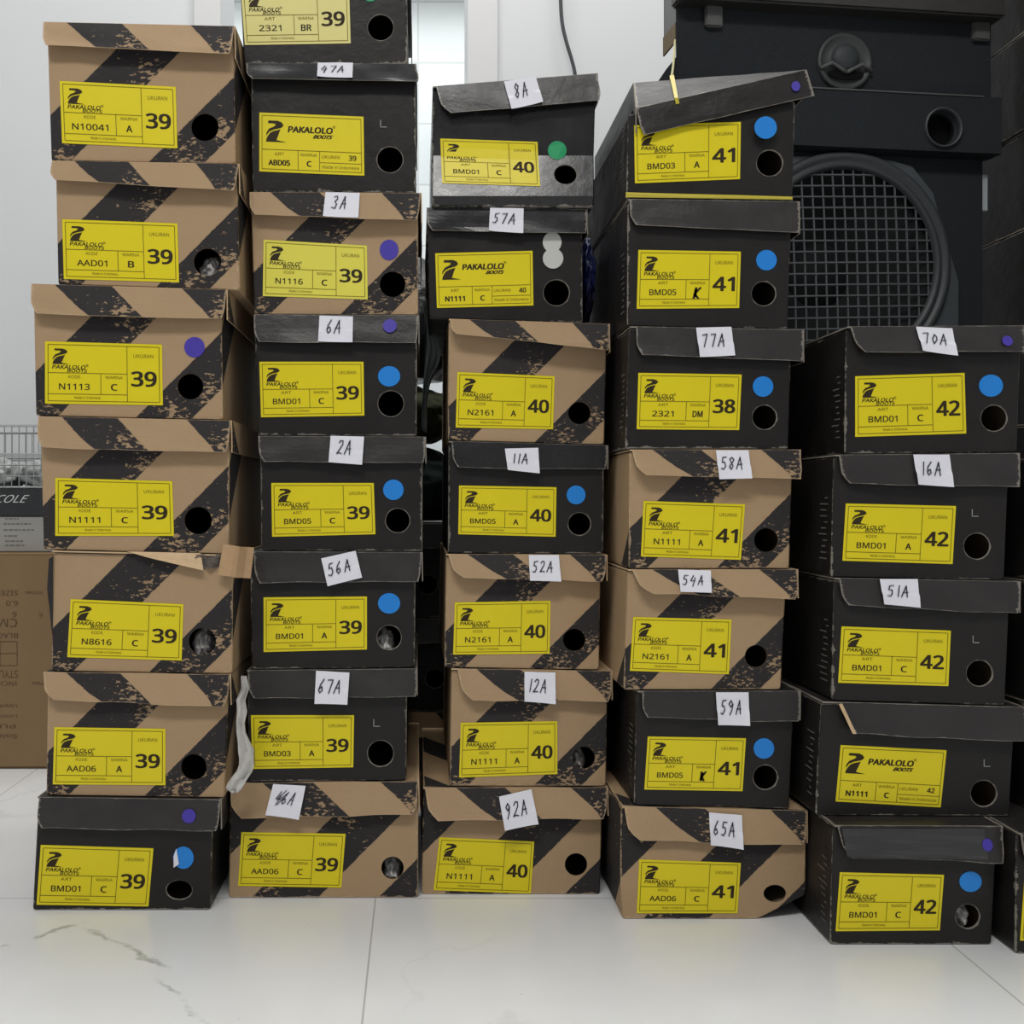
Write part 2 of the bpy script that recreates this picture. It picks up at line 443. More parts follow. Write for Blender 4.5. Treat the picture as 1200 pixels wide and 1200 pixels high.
    inner = fill(I0, H1, 1)
    bev = strip(F0, F1, 0); sides = strip(F1, B1, 0); back = [bm.faces.new(B1)]
    for f in strip(I0, I1, 1)+[bm.faces.new(I1)]: f.material_index = 1
    strip(H0, Hm, 2); strip(Hm, H1, 2)
    for f in front+bev+back:
        for l in f.loops:
            q, d = info[l.vert]
            l[uvl].uv = ((q.x-x0)/w, (q.y-zb)/w); l[edl].uv = ((q.x-x0)/w, (q.y-zb)/h)
    for f in sides:
        c = [info[l.vert][0] for l in f.loops]; e = max((c[i]-c[j] for i in range(4) for j in range(4)), key=lambda v: v.length)
        side = abs(e.y) > abs(e.x); right = sum(q.x for q in c)/4 > cen.x
        for l in f.loops:
            q, d = info[l.vert]
            if side:
                l[uvl].uv = ((1+d/w) if right else -d/w, (q.y-zb)/w); l[edl].uv = (d/L, (q.y-zb)/h)
            else: l[uvl].uv = ((q.x-x0)/w, -d/w); l[edl].uv = ((q.x-x0)/w, d/L)
    if crease:
        for py, _ in crease[1:-1]:
            z = face((pl[0][0]+pl[1][0])/2, py, -bulge(py)).z
            fr = [f for f in bm.faces if all((v.co-o0).dot(D) < .0025 for v in f.verts)]
            bmesh.ops.bisect_plane(bm, geom=fr+list({e for f in fr for e in f.edges})+list({v for f in fr for v in f.verts}), plane_co=(0, 0, z), plane_no=(0, 0, 1), dist=1e-6)
        for v in bm.verts:
            if (v.co-o0).dot(D) < .004:
                py = VY+(H-v.co.z)*F/Y
                v.co += nrm*bulge(py)
    link('box_body', bm, [mbody, INNER, CUTR if kind == 'K' else CUTD], root)
    # ---------------- lid
    fl = (random.uniform(.003, .007) if kind == 'K' else random.uniform(.007, .011)) if flare is None else flare
    bm = new(); uvl = bm.loops.layers.uv.new('UVMap'); edl = bm.loops.layers.uv.new('edge')
    def apr(px, py, extra=0.0):
        y0 = topY(px); hgt = max(8, bl[1]-tl[1]); t = max(0, min(1.4, (py-y0)/hgt))
        return face(px, py, -bulge(py)+.0030+fl*t+extra)
    NX, NZ = 14, 6; seed = random.random()*50
    T0, T1 = face(*tl, -bulge(tl[1])), face(*tr, -bulge(tr[1]))
    lw = (T1-T0).length
    if lid is not None and (bl[1]-tl[1]) > 6:
        grid = []
        for j in range(NZ+1):
            v = j/NZ; row = []
            s0 = cham*max(0, (v-.6)/.4)**1.5; s1 = 1-cham*.35*max(0, (v-.75)/.25)
            for i in range(NX+1):
                u = s0+(s1-s0)*i/NX
                x = (tl[0]*(1-u)+tr[0]*u)*(1-v)+(bl[0]*(1-u)+br[0]*u)*v
                y = (tl[1]*(1-u)+tr[1]*u)*(1-v)+(bl[1]*(1-u)+br[1]*u)*v
                wv = noise.noise(Vector((u*4+seed, v*1.3, seed)))
                y += wv*1.6*v
                row.append(apr(x, y, (wv*.0022+.0008)*v))
            grid.append(row)
        hgt = (grid[0][0]-grid[-1][0]).length
        sheet(bm, grid, (0, .0013, 0), lambda j, i: ((i/NX, -j/NZ*hgt/lw), (i/NX, 1-j/NZ)))
        if ridge is None:
            ae = grid[NZ][NX]; R = [T1.z-ae.z, ae]
            g2 = []
            for j in range(4):
                v = j/3; row = []
                for k in range(6):
                    d = k/5*(L+.004)
                    p = grid[0][NX].lerp(ae, v); p = Vector((T1.x+.0012+.0006*v, T1.y, p.z))+D*(d-.003*(1-v)-.002*v)
                    p.x += noise.noise(Vector((k*.8, v, seed)))*.0008*v
                    row.append(p)
                g2.append(row)
            sheet(bm, g2, (-.0013, 0, 0), lambda j, i: ((1+i/5*L/lw, -j/3*hgt/lw), (i/5, 1-j/3)))
    # top panel (hinged along the left side of the box)
    XL = min(face(xlt, tl[1], -bulge(tl[1])).x, T0.x) if ridge is None else T0.x
    if ridge is None:
        zt = lambda X: T0.z+(T1.z-T0.z)*(X-T0.x)/(T1.x-T0.x)
        g3 = [[Vector((X, T0.y+yaw*(X-T0.x), zt(X)))+D*d for X in (XL, XL+(T1.x-XL)*.33, XL+(T1.x-XL)*.66, T1.x)] for d in (L+.002, L*.66, L*.33, .006, -.0028)]
        sheet(bm, g3, (0, 0, -.0016), lambda j, i: ((i/3, (4-j)*.3), (i/3, (4-j)/4)))
    else:
        ra, rb = ridge
        A, Bq = apr(*tl), apr(*tr)
        C1, C2 = at(*ra, Y+.045), at(*rb, Y+.012)
        def row(p, q): return [p.lerp(q, k/8)+Vector((0, 0, noise.noise(Vector((k*.9, p.y*30, 3)))*.0012)) for k in range(9)]
        g3 = [row(A, Bq), row(A.lerp(C1, .5), Bq.lerp(C2, .5)), row(C1, C2), row(C1+D*(L-.05), C2+D*(L-.02))]
        sheet(bm, g3, (0, 0, -.0016), lambda j, i: ((i/8, j*.2), (i/8, j/3)))
        g4 = [[A, C1, C1+D*(L-.05)], [A+Vector((0, 0, -.028)), C1+Vector((0, 0, -.03)), C1+D*(L-.05)+Vector((0, 0, -.03))]]
        sheet(bm, [[p+Vector((-.001, 0, 0)) for p in r] for r in g4], (.0013, 0, 0), lambda j, i: ((-i*.5, -j*.15), (i/2, 1-j)))
        e0, e1 = Bq, apr(*br)
        g5 = [[e0, C2, C2+D*(L-.02)], [e1, C2+Vector((0, 0, -.03)), C2+D*(L-.02)+Vector((0, 0, -.03))]]
        sheet(bm, [[p+Vector((.001, 0, 0)) for p in r] for r in g5], (-.0013, 0, 0), lambda j, i: ((1+i*.5, -j*.15), (i/2, 1-j)))
    link('lid', bm, [mlid, mcut], root)
    # ---------------- stickers
    if label:
        q, k, art, code, letter, size = label
        make_label(face, q, k, art, code, letter, size, labelmat or YEL, root)
    for di, (c, (x, y), (rx, ry)) in enumerate(dots):
        on = y < bl[1]-1 and (bl[1]-tl[1]) > 6
        bm = new()
        f = (lambda a, b, d: apr(a, b, d+.0012)) if on else (lambda a, b, d: face(a, b, d))
        pts = [f(x+rx*math.cos(2*math.pi*k/26), y+ry*math.sin(2*math.pi*k/26), .0007+.0004*di) for k in range(26)]
        V = [bm.verts.new(p) for p in pts]; B = [bm.verts.new(p+Vector((0, .0006, 0))) for p in pts]
        bm.faces.new(V); bm.faces.new(B[::-1])
        for k in range(26): bm.faces.new((V[k], B[k], B[(k+1) % 26], V[(k+1) % 26]))
        d = link('dot_sticker', bm, DOTC[c], root); d['label'] = 'round '+c+' sticker'
    if tagq:
        q, s = tagq
        def pix(u, v): return tuple((q[0][k]*(1-u)+q[1][k]*u)*(1-v)+(q[3][k]*(1-u)+q[2][k]*u)*v for k in (0, 1))
        sd = random.random()*9
        def mp(u, v, d=.0026): 
            return apr(*pix(u, v), d+.0016+.0016*(abs(u-.5)*2)**3*(v > .5)+.0006*noise.noise(Vector((u*2, v*2, sd))))
        bm = new(); sheet(bm, [[mp(i/8, j/8, .0016) for i in range(9)] for j in range(9)], (0, .0003, 0), mcut=0)
        pt = link('number_tag', bm, PAPER, root, smooth=False); pt['label'] = 'white paper tag handwritten '+s
        bm = new(); n = len(s)-.35*s.count('1'); cw = min(.24, .78/n)
        if s == '46A':
            scribble(bm, '46A', mp, .2, .6, .2, .38, .013, .5); scribble(bm, '~', mp, .22, .62, .34, .45, .011, .3)
        else: scribble(bm, s, mp, .5-cw*n/2-.03, .66, cw, .42 if len(s) > 2 else .5, .016)
        link('handwriting', bm, PEN, pt)
    if mark:
        x, y = mark; bm = new()
        mpp = lambda u, v: face(u, v, .0005)
        ribbon(bm, [(x-3, y-5), (x-3, y+3), (x+4, y+3)], .55, mpp)
        link('printed_mark', bm, PLIGHT, root)
    if sideprint:
        bm = new(); Xs = P3[0].x-.0006
        for k in range(11):
            z = P3[0].z+.018+.0065*k; a = .012+.002*(k % 3); b = a+random.uniform(.006, .022)
            V = [bm.verts.new(Vector((Xs+(P3[-1].x-P3[0].x)*(zz-P3[0].z)/h, P3[0].y+yy, zz))) for yy, zz in ((a, z), (b, z), (b, z+.0016), (a, z+.0016))]
            bm.faces.new(V)
        link('side_print', bm, PSIDE, root)
    return dict(root=root, top=(T0.z, T1.z, T0.x, T1.x), face=face, apr=apr, hole=hcp, L=L, Y=Y)
PSIDE = plain('faint_side_print', lin(96, 94, 90), .7, .3)
PLIGHT = plain('pale_print', lin(140, 140, 140), .7, .3)

def Q(*a): return [(a[i], a[i+1]) for i in range(0, 8, 2)]
def HO(x, y, rx, ry=None): return ((x, y), (rx, ry or rx))

# ------------------------------------------------------------ the setting
def tile_mat():
    m = NT('white_marble_tile', .22, .5)
    geo = m.n('ShaderNodeNewGeometry').outputs['Position']
    w1 = m.n('ShaderNodeVectorMath', operation='MULTIPLY_ADD'); m.t.links.new(geo, w1.inputs[0]); w1.inputs[1].default_value = (1, 1, 1)
    dn = m.n('ShaderNodeTexNoise'); m.t.links.new(geo, dn.inputs['Vector']); dn.inputs['Scale'].default_value = 3.2; dn.inputs['Detail'].default_value = 6
    sc = m.n('ShaderNodeVectorMath', operation='SCALE'); m.t.links.new(dn.outputs['Color'], sc.inputs[0]); sc.inputs['Scale'].default_value = .55
    m.t.links.new(sc.outputs[0], w1.inputs[2])
    rot = m.n('ShaderNodeMapping'); rot.inputs['Rotation'].default_value = (0, 0, math.radians(28)); m.t.links.new(w1.outputs[0], rot.inputs[0])
    vz = m.n('ShaderNodeTexNoise'); m.t.links.new(rot.outputs[0], vz.inputs['Vector']); vz.inputs['Scale'].default_value = 1.7; vz.inputs['Detail'].default_value = 3
    ridge = m.M('ABSOLUTE', m.M('SUBTRACT', vz.outputs[0], .5))
    vein = m.M('SUBTRACT', 1.0, m.step(ridge, .0, .012))
    patch = m.step(m.noise(geo, 1.6, 2), .52, .62)
    cloud = m.noise(geo, 5, 5)
    c = m.mix(cloud, lin(215, 216, 217), lin(230, 231, 232))
    c = m.mix(m.M('MULTIPLY', m.M('MULTIPLY', vein, patch), .2), c, lin(150, 152, 152))
    spk = m.step(m.noise(geo, 90, 1), .80, .83)
    c = m.mix(m.M('MULTIPLY', spk, .35), c, lin(150, 140, 128))
    # joints of 60 cm tiles
    s = m.n('ShaderNodeSeparateXYZ'); m.t.links.new(geo, s.inputs[0])
    def joint(v, off, size):
        f = m.M('ABSOLUTE', m.M('SUBTRACT', m.M('FRACT', m.M('ADD', m.M('DIVIDE', m.M('SUBTRACT', v, off), size), 50.5)), .5))
        return m.M('SUBTRACT', 1.0, m.step(f, .0008, .0022))
    X, Yc = s.outputs[0], s.outputs[1]
    wob = m.M('MULTIPLY', m.M('SUBTRACT', m.noise(geo, 14, 6, .7), .5), .07)
    def streak(line, x0, x1, wd):
        d = m.M('ABSOLUTE', m.M('SUBTRACT', m.M('ADD', line, wob), Yc))
        k = m.M('SUBTRACT', 1.0, m.step(d, 0, wd))
        return m.M('MULTIPLY', k, m.M('MULTIPLY', m.step(X, x0-.03, x0+.02), m.M('SUBTRACT', 1.0, m.step(X, x1-.02, x1+.01))))
    l1 = m.M('MULTIPLY_ADD', m.M('ABSOLUTE', m.M('ADD', X, .363)), -.80, 1.103)
    l2 = m.M('MULTIPLY_ADD', m.M('ADD', X, .236), -1.16, .962)
    own = m.M('MAXIMUM', streak(l1, -.7, -.245, .008), streak(l2, -.236, -.175, .006))
    c = m.mix(m.M('MULTIPLY', m.M('MULTIPLY', own, m.step(m.noise(geo, 22, 4), .38, .6)), .75), c, lin(142, 144, 144))
    j = m.M('MAXIMUM', joint(s.outputs[0], -.0492, .6), joint(s.outputs[1], 1.1805, .6))
    c = m.mix(m.M('MULTIPLY', j, .55), c, lin(120, 122, 124))
    m.base(c)
    return m.m
WALLM = NT('white_wall_paint', .75, .3)
WALLM.base(WALLM.mix(WALLM.noise(WALLM.obj(), 1.4, 3), lin(214, 216, 217), lin(224, 226, 228)))
WALLM = WALLM.m
JAMB = plain('door_jamb_paint', lin(214, 214, 214), .5)
def wall_tile():
    m = NT('white_wall_tile', .25, .5)
    b = m.n('ShaderNodeTexBrick'); b.offset = 0
    mp = m.n('ShaderNodeMapping'); mp.inputs['Rotation'].default_value = (math.pi/2, 0, 0)
    m.t.links.new(m.n('ShaderNodeNewGeometry').outputs['Position'], mp.inputs[0]); m.t.links.new(mp.outputs[0], b.inputs['Vector'])
    b.inputs['Color1'].default_value = lin(232, 234, 232); b.inputs['Color2'].default_value = lin(226, 229, 228); b.inputs['Mortar'].default_value = lin(206, 208, 206)
    b.inputs['Scale'].default_value = 1; b.inputs['Mortar Size'].default_value = .004; b.inputs['Brick Width'].default_value = .4; b.inputs['Row Height'].default_value = .25
    m.base(b.outputs[0])
    return m.m
def struct(name, boxes, mat):
    bm = new()
    for b in boxes: add_box(bm, *b)
    return tag(link(name, bm, mat), kind='structure')
YW = 2.16
struct('floor', [(-2.6, 2.2, -1.6, 4.6, -.05, 0)], tile_mat())
DX0, DX1 = -.415, .1045
struct('wall_back', [(-2.6, DX0-.055, YW, YW+.14, 0, 2.8), (DX1+.062, 2.2, YW, YW+.14, 0, 2.8), (DX0-.055, DX1+.062, YW, YW+.14, 2.1, 2.8)], WALLM)
struct('trim_1', [(DX0-.055, DX0, YW-.012, YW+.15, 0, 2.1)], JAMB)
struct('trim_2', [(DX1, DX1+.062, YW-.012, YW+.15, 0, 2.1)], JAMB)
struct('wall_left', [(-2.7, -2.6, -1.6, 4.6, 0, 2.8)], WALLM)
struct('wall_right', [(2.2, 2.3, -1.6, 4.6, 0, 2.8)], WALLM)
struct('wall_far', [(-2.6, 2.2, 4.2, 4.3, 0, 2.8)], wall_tile())
struct('ceiling', [(-2.7, 2.3, -1.6, 4.6, 2.8, 2.85)], WALLM)

# ------------------------------------------------------------ six stacks of shoe boxes, each listed from the floor up
def stack(group, rows):
    prev = None; out = []
    for r in rows:
        if r['kind'] == 'K' and ('fourth' in group or 'before' in group) and r.get('label'): r['sideprint'] = True
        d = shoe_box(prev=prev, group=group, **r); prev = d['top']; out.append(d)
    return out
Y1, Y2, Y3, Y4, Y5 = 1.148, 1.182, 1.192, 1.122, 1.085
G1, G2, G3, G4, G5 = ('shoe boxes in the leftmost stack', 'shoe boxes in the second stack', 'shoe boxes in the middle stack',
                      'shoe boxes in the fourth stack', 'shoe boxes in the stack before the loudspeaker')
S1 = stack(G1, [
 dict(Y=1.146, kind='K', body=(45, 250, 38, 246, 1070, 1064), lid=Q(47, 933, 259, 936, 257, 971, 45, 968), hole=HO(210, 1043, 15, 11), flare=.004,
      label=(Q(48, 990, 180, 994, 174, 1062, 43, 1060), 'V', 'ART', 'BMD01', 'C', '39'), dots=[('blue', (215, 1005), (12, 13)), ('purple', (223, 954), (8, 8))],
      outline=[(38, 1069), (246, 1065), (250, 938), (45, 936)],
      text='worn black shoe box on the floor at the foot of the leftmost stack'),
 dict(Y=Y1, kind='A', body=(56, 268, 54, 263, 933, 936), lid=Q(52, 787, 270, 790, 268, 826, 57, 818), hole=HO(227, 899, 15), cham=.05,
      label=(Q(64, 852, 194, 854, 194, 920, 62, 919), 'V', 'KODE', 'AAD06', 'A', '39'),
      text='striped kraft shoe box resting directly on the black box of the leftmost stack'),
 dict(Y=Y1, kind='A', body=(63, 273, 60, 272, 785, 788), lid=Q(62, 645, 274, 650, 273, 651, 62, 646), hole=HO(237, 752, 16),
      label=(Q(83, 702, 215, 708, 213, 774, 79, 770), 'V', 'KODE', 'N8616', 'C', '39'),
      text='striped kraft shoe box with torn open lid and ripped corner flap, leftmost stack'),
 dict(Y=Y1, kind='A', body=(47, 269, 51, 268, 642, 646), lid=Q(46, 488, 271, 493, 269, 531, 47, 525), hole=HO(232, 610, 16),
      label=(Q(65, 560, 202, 564, 204, 628, 65, 628), 'V', 'KODE', 'N1111', 'C', '39'),
      text='striped kraft shoe box sitting on the torn one in the leftmost stack'),
 dict(Y=Y1, kind='A', body=(39, 259, 42, 261, 487, 491), lid=Q(38, 333, 266, 340, 264, 376, 40, 370), hole=HO(223, 453, 15),
      label=(Q(53, 400, 190, 404, 191, 475, 53, 473), 'V', 'KODE', 'N1113', 'C', '39'), dots=[('purple', (228, 407), (12, 12))],
      text='striped kraft shoe box with a purple dot above its hole in the leftmost stack'),
 dict(Y=Y1, kind='A', body=(65, 277, 68, 281, 330, 336), lid=Q(62, 189, 280, 193, 278, 228, 62, 214), hole=HO(243, 307, 16),
      label=(Q(73, 257, 208, 262, 210, 331, 75, 327), 'V', 'KODE', 'AAD01', 'B', '39'),
      text='striped kraft shoe box second from the top of the leftmost stack, grey filled hole'),
 dict(Y=Y1, kind='A', body=(55, 273, 60, 276, 184, 188), lid=Q(52, 27, 275, 32, 273, 70, 54, 58), hole=HO(240, 149, 16), cham=.02,
      label=(Q(70, 95, 206, 102, 208, 174, 73, 168), 'V', 'KODE', 'N10041', 'A', '39'),
      text='striped kraft shoe box at the very top of the leftmost stack'),
])
S2 = stack(G2, [
 dict(Y=Y2, kind='B', body=(270, 490, 268, 490, 1055, 1048), lid=Q(271, 917, 490, 915, 488, 951, 272, 955), hole=HO(460, 1017, 13), cham=.06,
      label=(Q(283, 975, 405, 977, 400, 1040, 279, 1038), 'V', 'KODE', 'AAD06', 'C', '39'), tagq=(Q(321, 917, 359, 919, 352, 956, 313, 951), '46A'),
      text='striped kraft shoe box on the floor with a scribbled over white tag'),
 dict(Y=Y2, kind='K', body=(290, 477, 292, 476, 912, 914), lid=Q(291, 785, 488, 783, 489, 815, 293, 817), hole=HO(446, 883, 15),
      label=(Q(294, 838, 415, 838, 414, 899, 296, 901), 'V', 'ART', 'BMD03', 'A', '39'), tagq=(Q(371, 785, 410, 787, 408, 823, 370, 822), '67A'), mark=(441, 848),
      text='black shoe box tagged 67A with crumpled lid and no coloured dot'),
 dict(Y=Y2, kind='K', body=(293, 487, 295, 486, 780, 781), lid=Q(298, 646, 494, 647, 492, 681, 300, 682), hole=HO(456, 747, 14),
      label=(Q(309, 700, 430, 699, 430, 761, 309, 764), 'V', 'ART', 'BMD01', 'A', '39'), tagq=(Q(377, 654, 417, 645, 425, 676, 385, 686), '56A'),
      dots=[('blue', (456, 707), (13, 12))], text='black shoe box tagged 56A on a tilted tag, blue dot'),
 dict(Y=Y2, kind='K', body=(305, 495, 306, 495, 641, 643), lid=Q(303, 511, 498, 512, 498, 543, 305, 541), hole=HO(466, 610, 14),
      label=(Q(318, 566, 438, 566, 440, 626, 319, 629), 'V', 'ART', 'BMD05', 'C', '39'), tagq=(Q(388, 511, 427, 512, 425, 545, 386, 542), '2A'),
      dots=[('blue', (461, 574), (12, 12))], text='black shoe box tagged 2A with yellow size 39 sticker'),
 dict(Y=Y2, kind='K', body=(298, 489, 302, 488, 508, 509), lid=Q(298, 369, 490, 370, 489, 403, 299, 402), hole=HO(458, 473, 15),
      label=(Q(304, 424, 426, 424, 427, 487, 306, 489), 'V', 'ART', 'BMD01', 'C', '39'), tagq=(Q(375, 371, 414, 372, 414, 403, 374, 402), '6A'),
      dots=[('blue', (456, 441), (13, 12)), ('purple', (457, 383), (8, 8))], text='black shoe box tagged 6A with blue dot and small purple dot on its lid'),
 dict(Y=Y2, kind='A', body=(294, 490, 298, 490, 366, 368), lid=Q(293, 226, 493, 227, 490, 262, 295, 255), hole=HO(460, 333, 15),
      label=(Q(309, 281, 430, 288, 431, 351, 308, 347), 'V', 'KODE', 'N1116', 'C', '39'), labelmat=YLEM, tagq=(Q(382, 227, 422, 228, 421, 260, 380, 258), '3A'),
      dots=[('purple', (456, 293), (11, 12))], text='striped kraft shoe box tagged 3A with pale yellow sticker and purple dot'),
 dict(Y=Y2, kind='K', body=(294, 487, 296, 488, 222, 224), lid=Q(289, 75, 487, 76, 492, 100, 291, 96), hole=HO(457, 187, 15), lidmat=MGL, flare=.007,
      label=(Q(304, 132, 426, 137, 427, 206, 304, 201), 'H', 'ART', 'ABD05', 'C', '39'), tagq=(Q(373, 76, 414, 76, 414, 97, 373, 95), '47A'), mark=(449, 146),
      text='black shoe box tagged 47A with shiny rolled lid and wide yellow sticker'),
 dict(Y=Y2, kind='K', body=(279, 476, 286, 478, 70, 75), lid=Q(279, -66, 480, -68, 479, -34, 280, -33), hole=HO(446, 32, 15), dots=[('green', (434, -8), (10, 10))],
      label=(Q(282, -16, 409, -17, 411, 51, 287, 53), 'V', 'ART', '2321', 'BR', '39'), labelmat=YPALE,
      text='dark brown-black shoe box with beige sticker, cut off by the top of the photo'),
])
S3 = stack(G3, [
 dict(Y=Y3, kind='B', body=(496, 706, 494, 703, 1050, 1046), lid=Q(498, 922, 711, 922, 708, 955, 503, 957), hole=HO(675, 1013, 13), cham=.05,
      label=(Q(515, 981, 626, 986, 622, 1047, 508, 1043), 'V', 'KODE', 'N1111', 'A', '40'), tagq=(Q(584, 931, 622, 923, 629, 960, 590, 967), '92A'),
      text='striped kraft shoe box on the floor tagged 92A'),
 dict(Y=Y3, kind='A', body=(529, 712, 527, 710, 919, 921), lid=Q(536, 783, 716, 786, 714, 820, 543, 819), hole=HO(684, 888, 13), cham=.06,
      label=(Q(540, 847, 653, 845, 653, 907, 538, 911), 'V', 'KODE', 'N1111', 'A', '40'), tagq=(Q(614, 786, 650, 787, 649, 822, 613, 819), '12A'),
      text='striped kraft shoe box tagged 12A'),
 dict(Y=Y3, kind='A', body=(523, 704, 521, 702, 779, 781), lid=Q(525, 649, 710, 650, 706, 680, 533, 675), hole=HO(673, 750, 13), cham=.06,
      label=(Q(533, 706, 645, 704, 644, 766, 531, 767), 'V', 'KODE', 'N2161', 'A', '40'), tagq=(Q(619, 650, 654, 650, 655, 680, 619, 679), '52A'),
      text='striped kraft shoe box tagged 52A'),
 dict(Y=Y3, kind='K', body=(526, 708, 525, 707, 643, 648), lid=Q(529, 517, 711, 522, 710, 551, 531, 548), hole=HO(679, 614, 13), lidmat=MGL, flare=.004,
      label=(Q(538, 569, 652, 571, 651, 629, 537, 626), 'V', 'ART', 'BMD05', 'A', '40'), tagq=(Q(591, 526, 630, 525, 631, 555, 594, 551), '11A'),
      dots=[('blue', (675, 580), (11, 11))], text='black shoe box tagged 11A with glossy lid'),
 dict(Y=Y3, kind='A', body=(526, 711, 525, 708, 514, 518), lid=Q(527, 374, 713, 380, 711, 413, 529, 393), hole=HO(679, 484, 13), flare=.011, cham=.03,
      label=(Q(536, 436, 650, 441, 648, 503, 534, 501), 'V', 'KODE', 'N2161', 'A', '40'),
      text='striped kraft shoe box without a tag in the middle stack, lid edge curling up'),
 dict(Y=Y3, kind='K', body=(500, 682, 503, 683, 373, 375), lid=Q(500, 244, 687, 246, 687, 275, 501, 272), hole=HO(652, 343, 15), lidmat=MGL, flare=.0035,
      label=(Q(510, 297, 624, 294, 625, 358, 512, 361), 'H', 'ART', 'N1111', 'C', '40'), tagq=(Q(574, 245, 613, 246, 612, 276, 572, 273), '57A'),
      dots=[('white', (647, 284), (11, 12)), ('white', (648, 303), (12, 12))], text='black shoe box tagged 57A with two white dots'),
 dict(Y=Y3, kind='K', body=(507, 699, 506, 694, 240, 240), lid=Q(511, 102, 699, 87, 704, 121, 519, 137), hole=HO(662, 206, 13, 12), bodymat=MGL, lidmat=MKL, flare=.006, cham=.05,
      label=(Q(516, 162, 630, 166, 632, 221, 518, 217), 'V', 'ART', 'BMD01', 'C', '40'), tagq=(Q(590, 98, 627, 92, 635, 124, 598, 133), '8A'),
      dots=[('green', (653, 176), (11, 11))], crease=[(80, 0), (138, -.002), (182, -.001), (233, .0115), (250, .006)],
      text='shiny dented black shoe box tagged 8A on top of the middle stack'),
])
S4 = stack(G4, [
 dict(Y=Y4, kind='B', body=(729, 947, 728, 944, 1075, 1077), flare=.005, lid=Q(731, 944, 944, 949, 942, 988, 736, 982), hole=HO(908, 1047, 13, 10), cham=.06,
      outline=[(730, 1076), (888, 1077), (944, 1049), (945, 951), (728, 947), (727, 1020)],
      label=(Q(749, 1007, 868, 1011, 864, 1070, 746, 1070), 'V', 'KODE', 'AAD06', 'C', '41'), tagq=(Q(829, 950, 867, 953, 867, 991, 829, 986), '65A'),
      text='crushed striped kraft shoe box on the floor tagged 65A'),
 dict(Y=Y4, kind='K', body=(747, 931, 743, 925, 941, 945), lid=Q(752, 809, 936, 809, 935, 844, 752, 840), hole=HO(897, 911, 14), 
      label=(Q(759, 863, 874, 865, 870, 927, 755, 925), 'V', 'ART', 'BMD05', 'K*', '41'), tagq=(Q(837, 810, 875, 810, 875, 848, 838, 847), '59A'),
      dots=[('blue', (895, 877), (12, 12))], text='black shoe box tagged 59A'),
 dict(Y=Y4, kind='A', body=(736, 922, 731, 915, 797, 804), lid=Q(740, 667, 933, 667, 930, 701, 751, 694), hole=HO(886, 769, 13), cham=.07,
      label=(Q(742, 723, 857, 726, 854, 790, 738, 786), 'V', 'KODE', 'N2161', 'A', '41'), tagq=(Q(793, 667, 831, 668, 829, 693, 793, 692), '54A'),
      text='striped kraft shoe box tagged 54A'),
 dict(Y=Y4, kind='A', body=(738, 929, 737, 925, 663, 667), lid=Q(740, 527, 936, 527, 935, 562, 745, 557), hole=HO(898, 633, 14), cham=.05,
      label=(Q(754, 587, 873, 591, 868, 656, 751, 652), 'V', 'ART', 'N1111', 'A', '41'), tagq=(Q(837, 528, 875, 528, 875, 561, 837, 562), '58A'),
      text='striped kraft shoe box tagged 58A'),
 dict(Y=Y4, kind='K', body=(738, 928, 733, 924, 523, 525), lid=Q(745, 383, 940, 387, 939, 424, 745, 416), hole=HO(896, 489, 14), 
      label=(Q(748, 437, 869, 439, 866, 504, 746, 503), 'V', 'ART', '2321', 'DM', '38'), tagq=(Q(814, 385, 855, 384, 858, 418, 817, 420), '77A'),
      dots=[('blue', (894, 453), (12, 12))], text='black shoe box tagged 77A with the only size 38 sticker'),
 dict(Y=Y4, kind='K', body=(736, 928, 735, 923, 382, 383), lid=Q(737, 234, 935, 237, 935, 275, 738, 265), hole=HO(895, 344, 14), 
      label=(Q(748, 293, 868, 295, 866, 361, 746, 362), 'V', 'ART', 'BMD05', 'K*', '41'), dots=[('blue', (898, 305), (12, 12))],
      text='black shoe box without a tag, second from the top of the fourth stack'),
 dict(Y=Y4, kind='K', body=(735, 932, 734, 929, 226, 233), lid=Q(745, 128, 943, 83, 951, 115, 751, 161), hole=HO(902, 191, 15), lidmat=MK, flare=.003,
      outline=[(734, 227), (929, 233), (932, 118), (737, 134)], ridge=((743, 97), (942, 82)), cham=.01,
      label=(Q(743, 147, 868, 143, 867, 210, 744, 215), 'V', 'ART', 'BMD03', 'A', '41'), dots=[('blue', (894, 153), (13, 13)), ('purple', (930, 104), (5, 6))],
      text='black shoe box with a crooked lid slanting over its sticker, top of the fourth stack'),
])
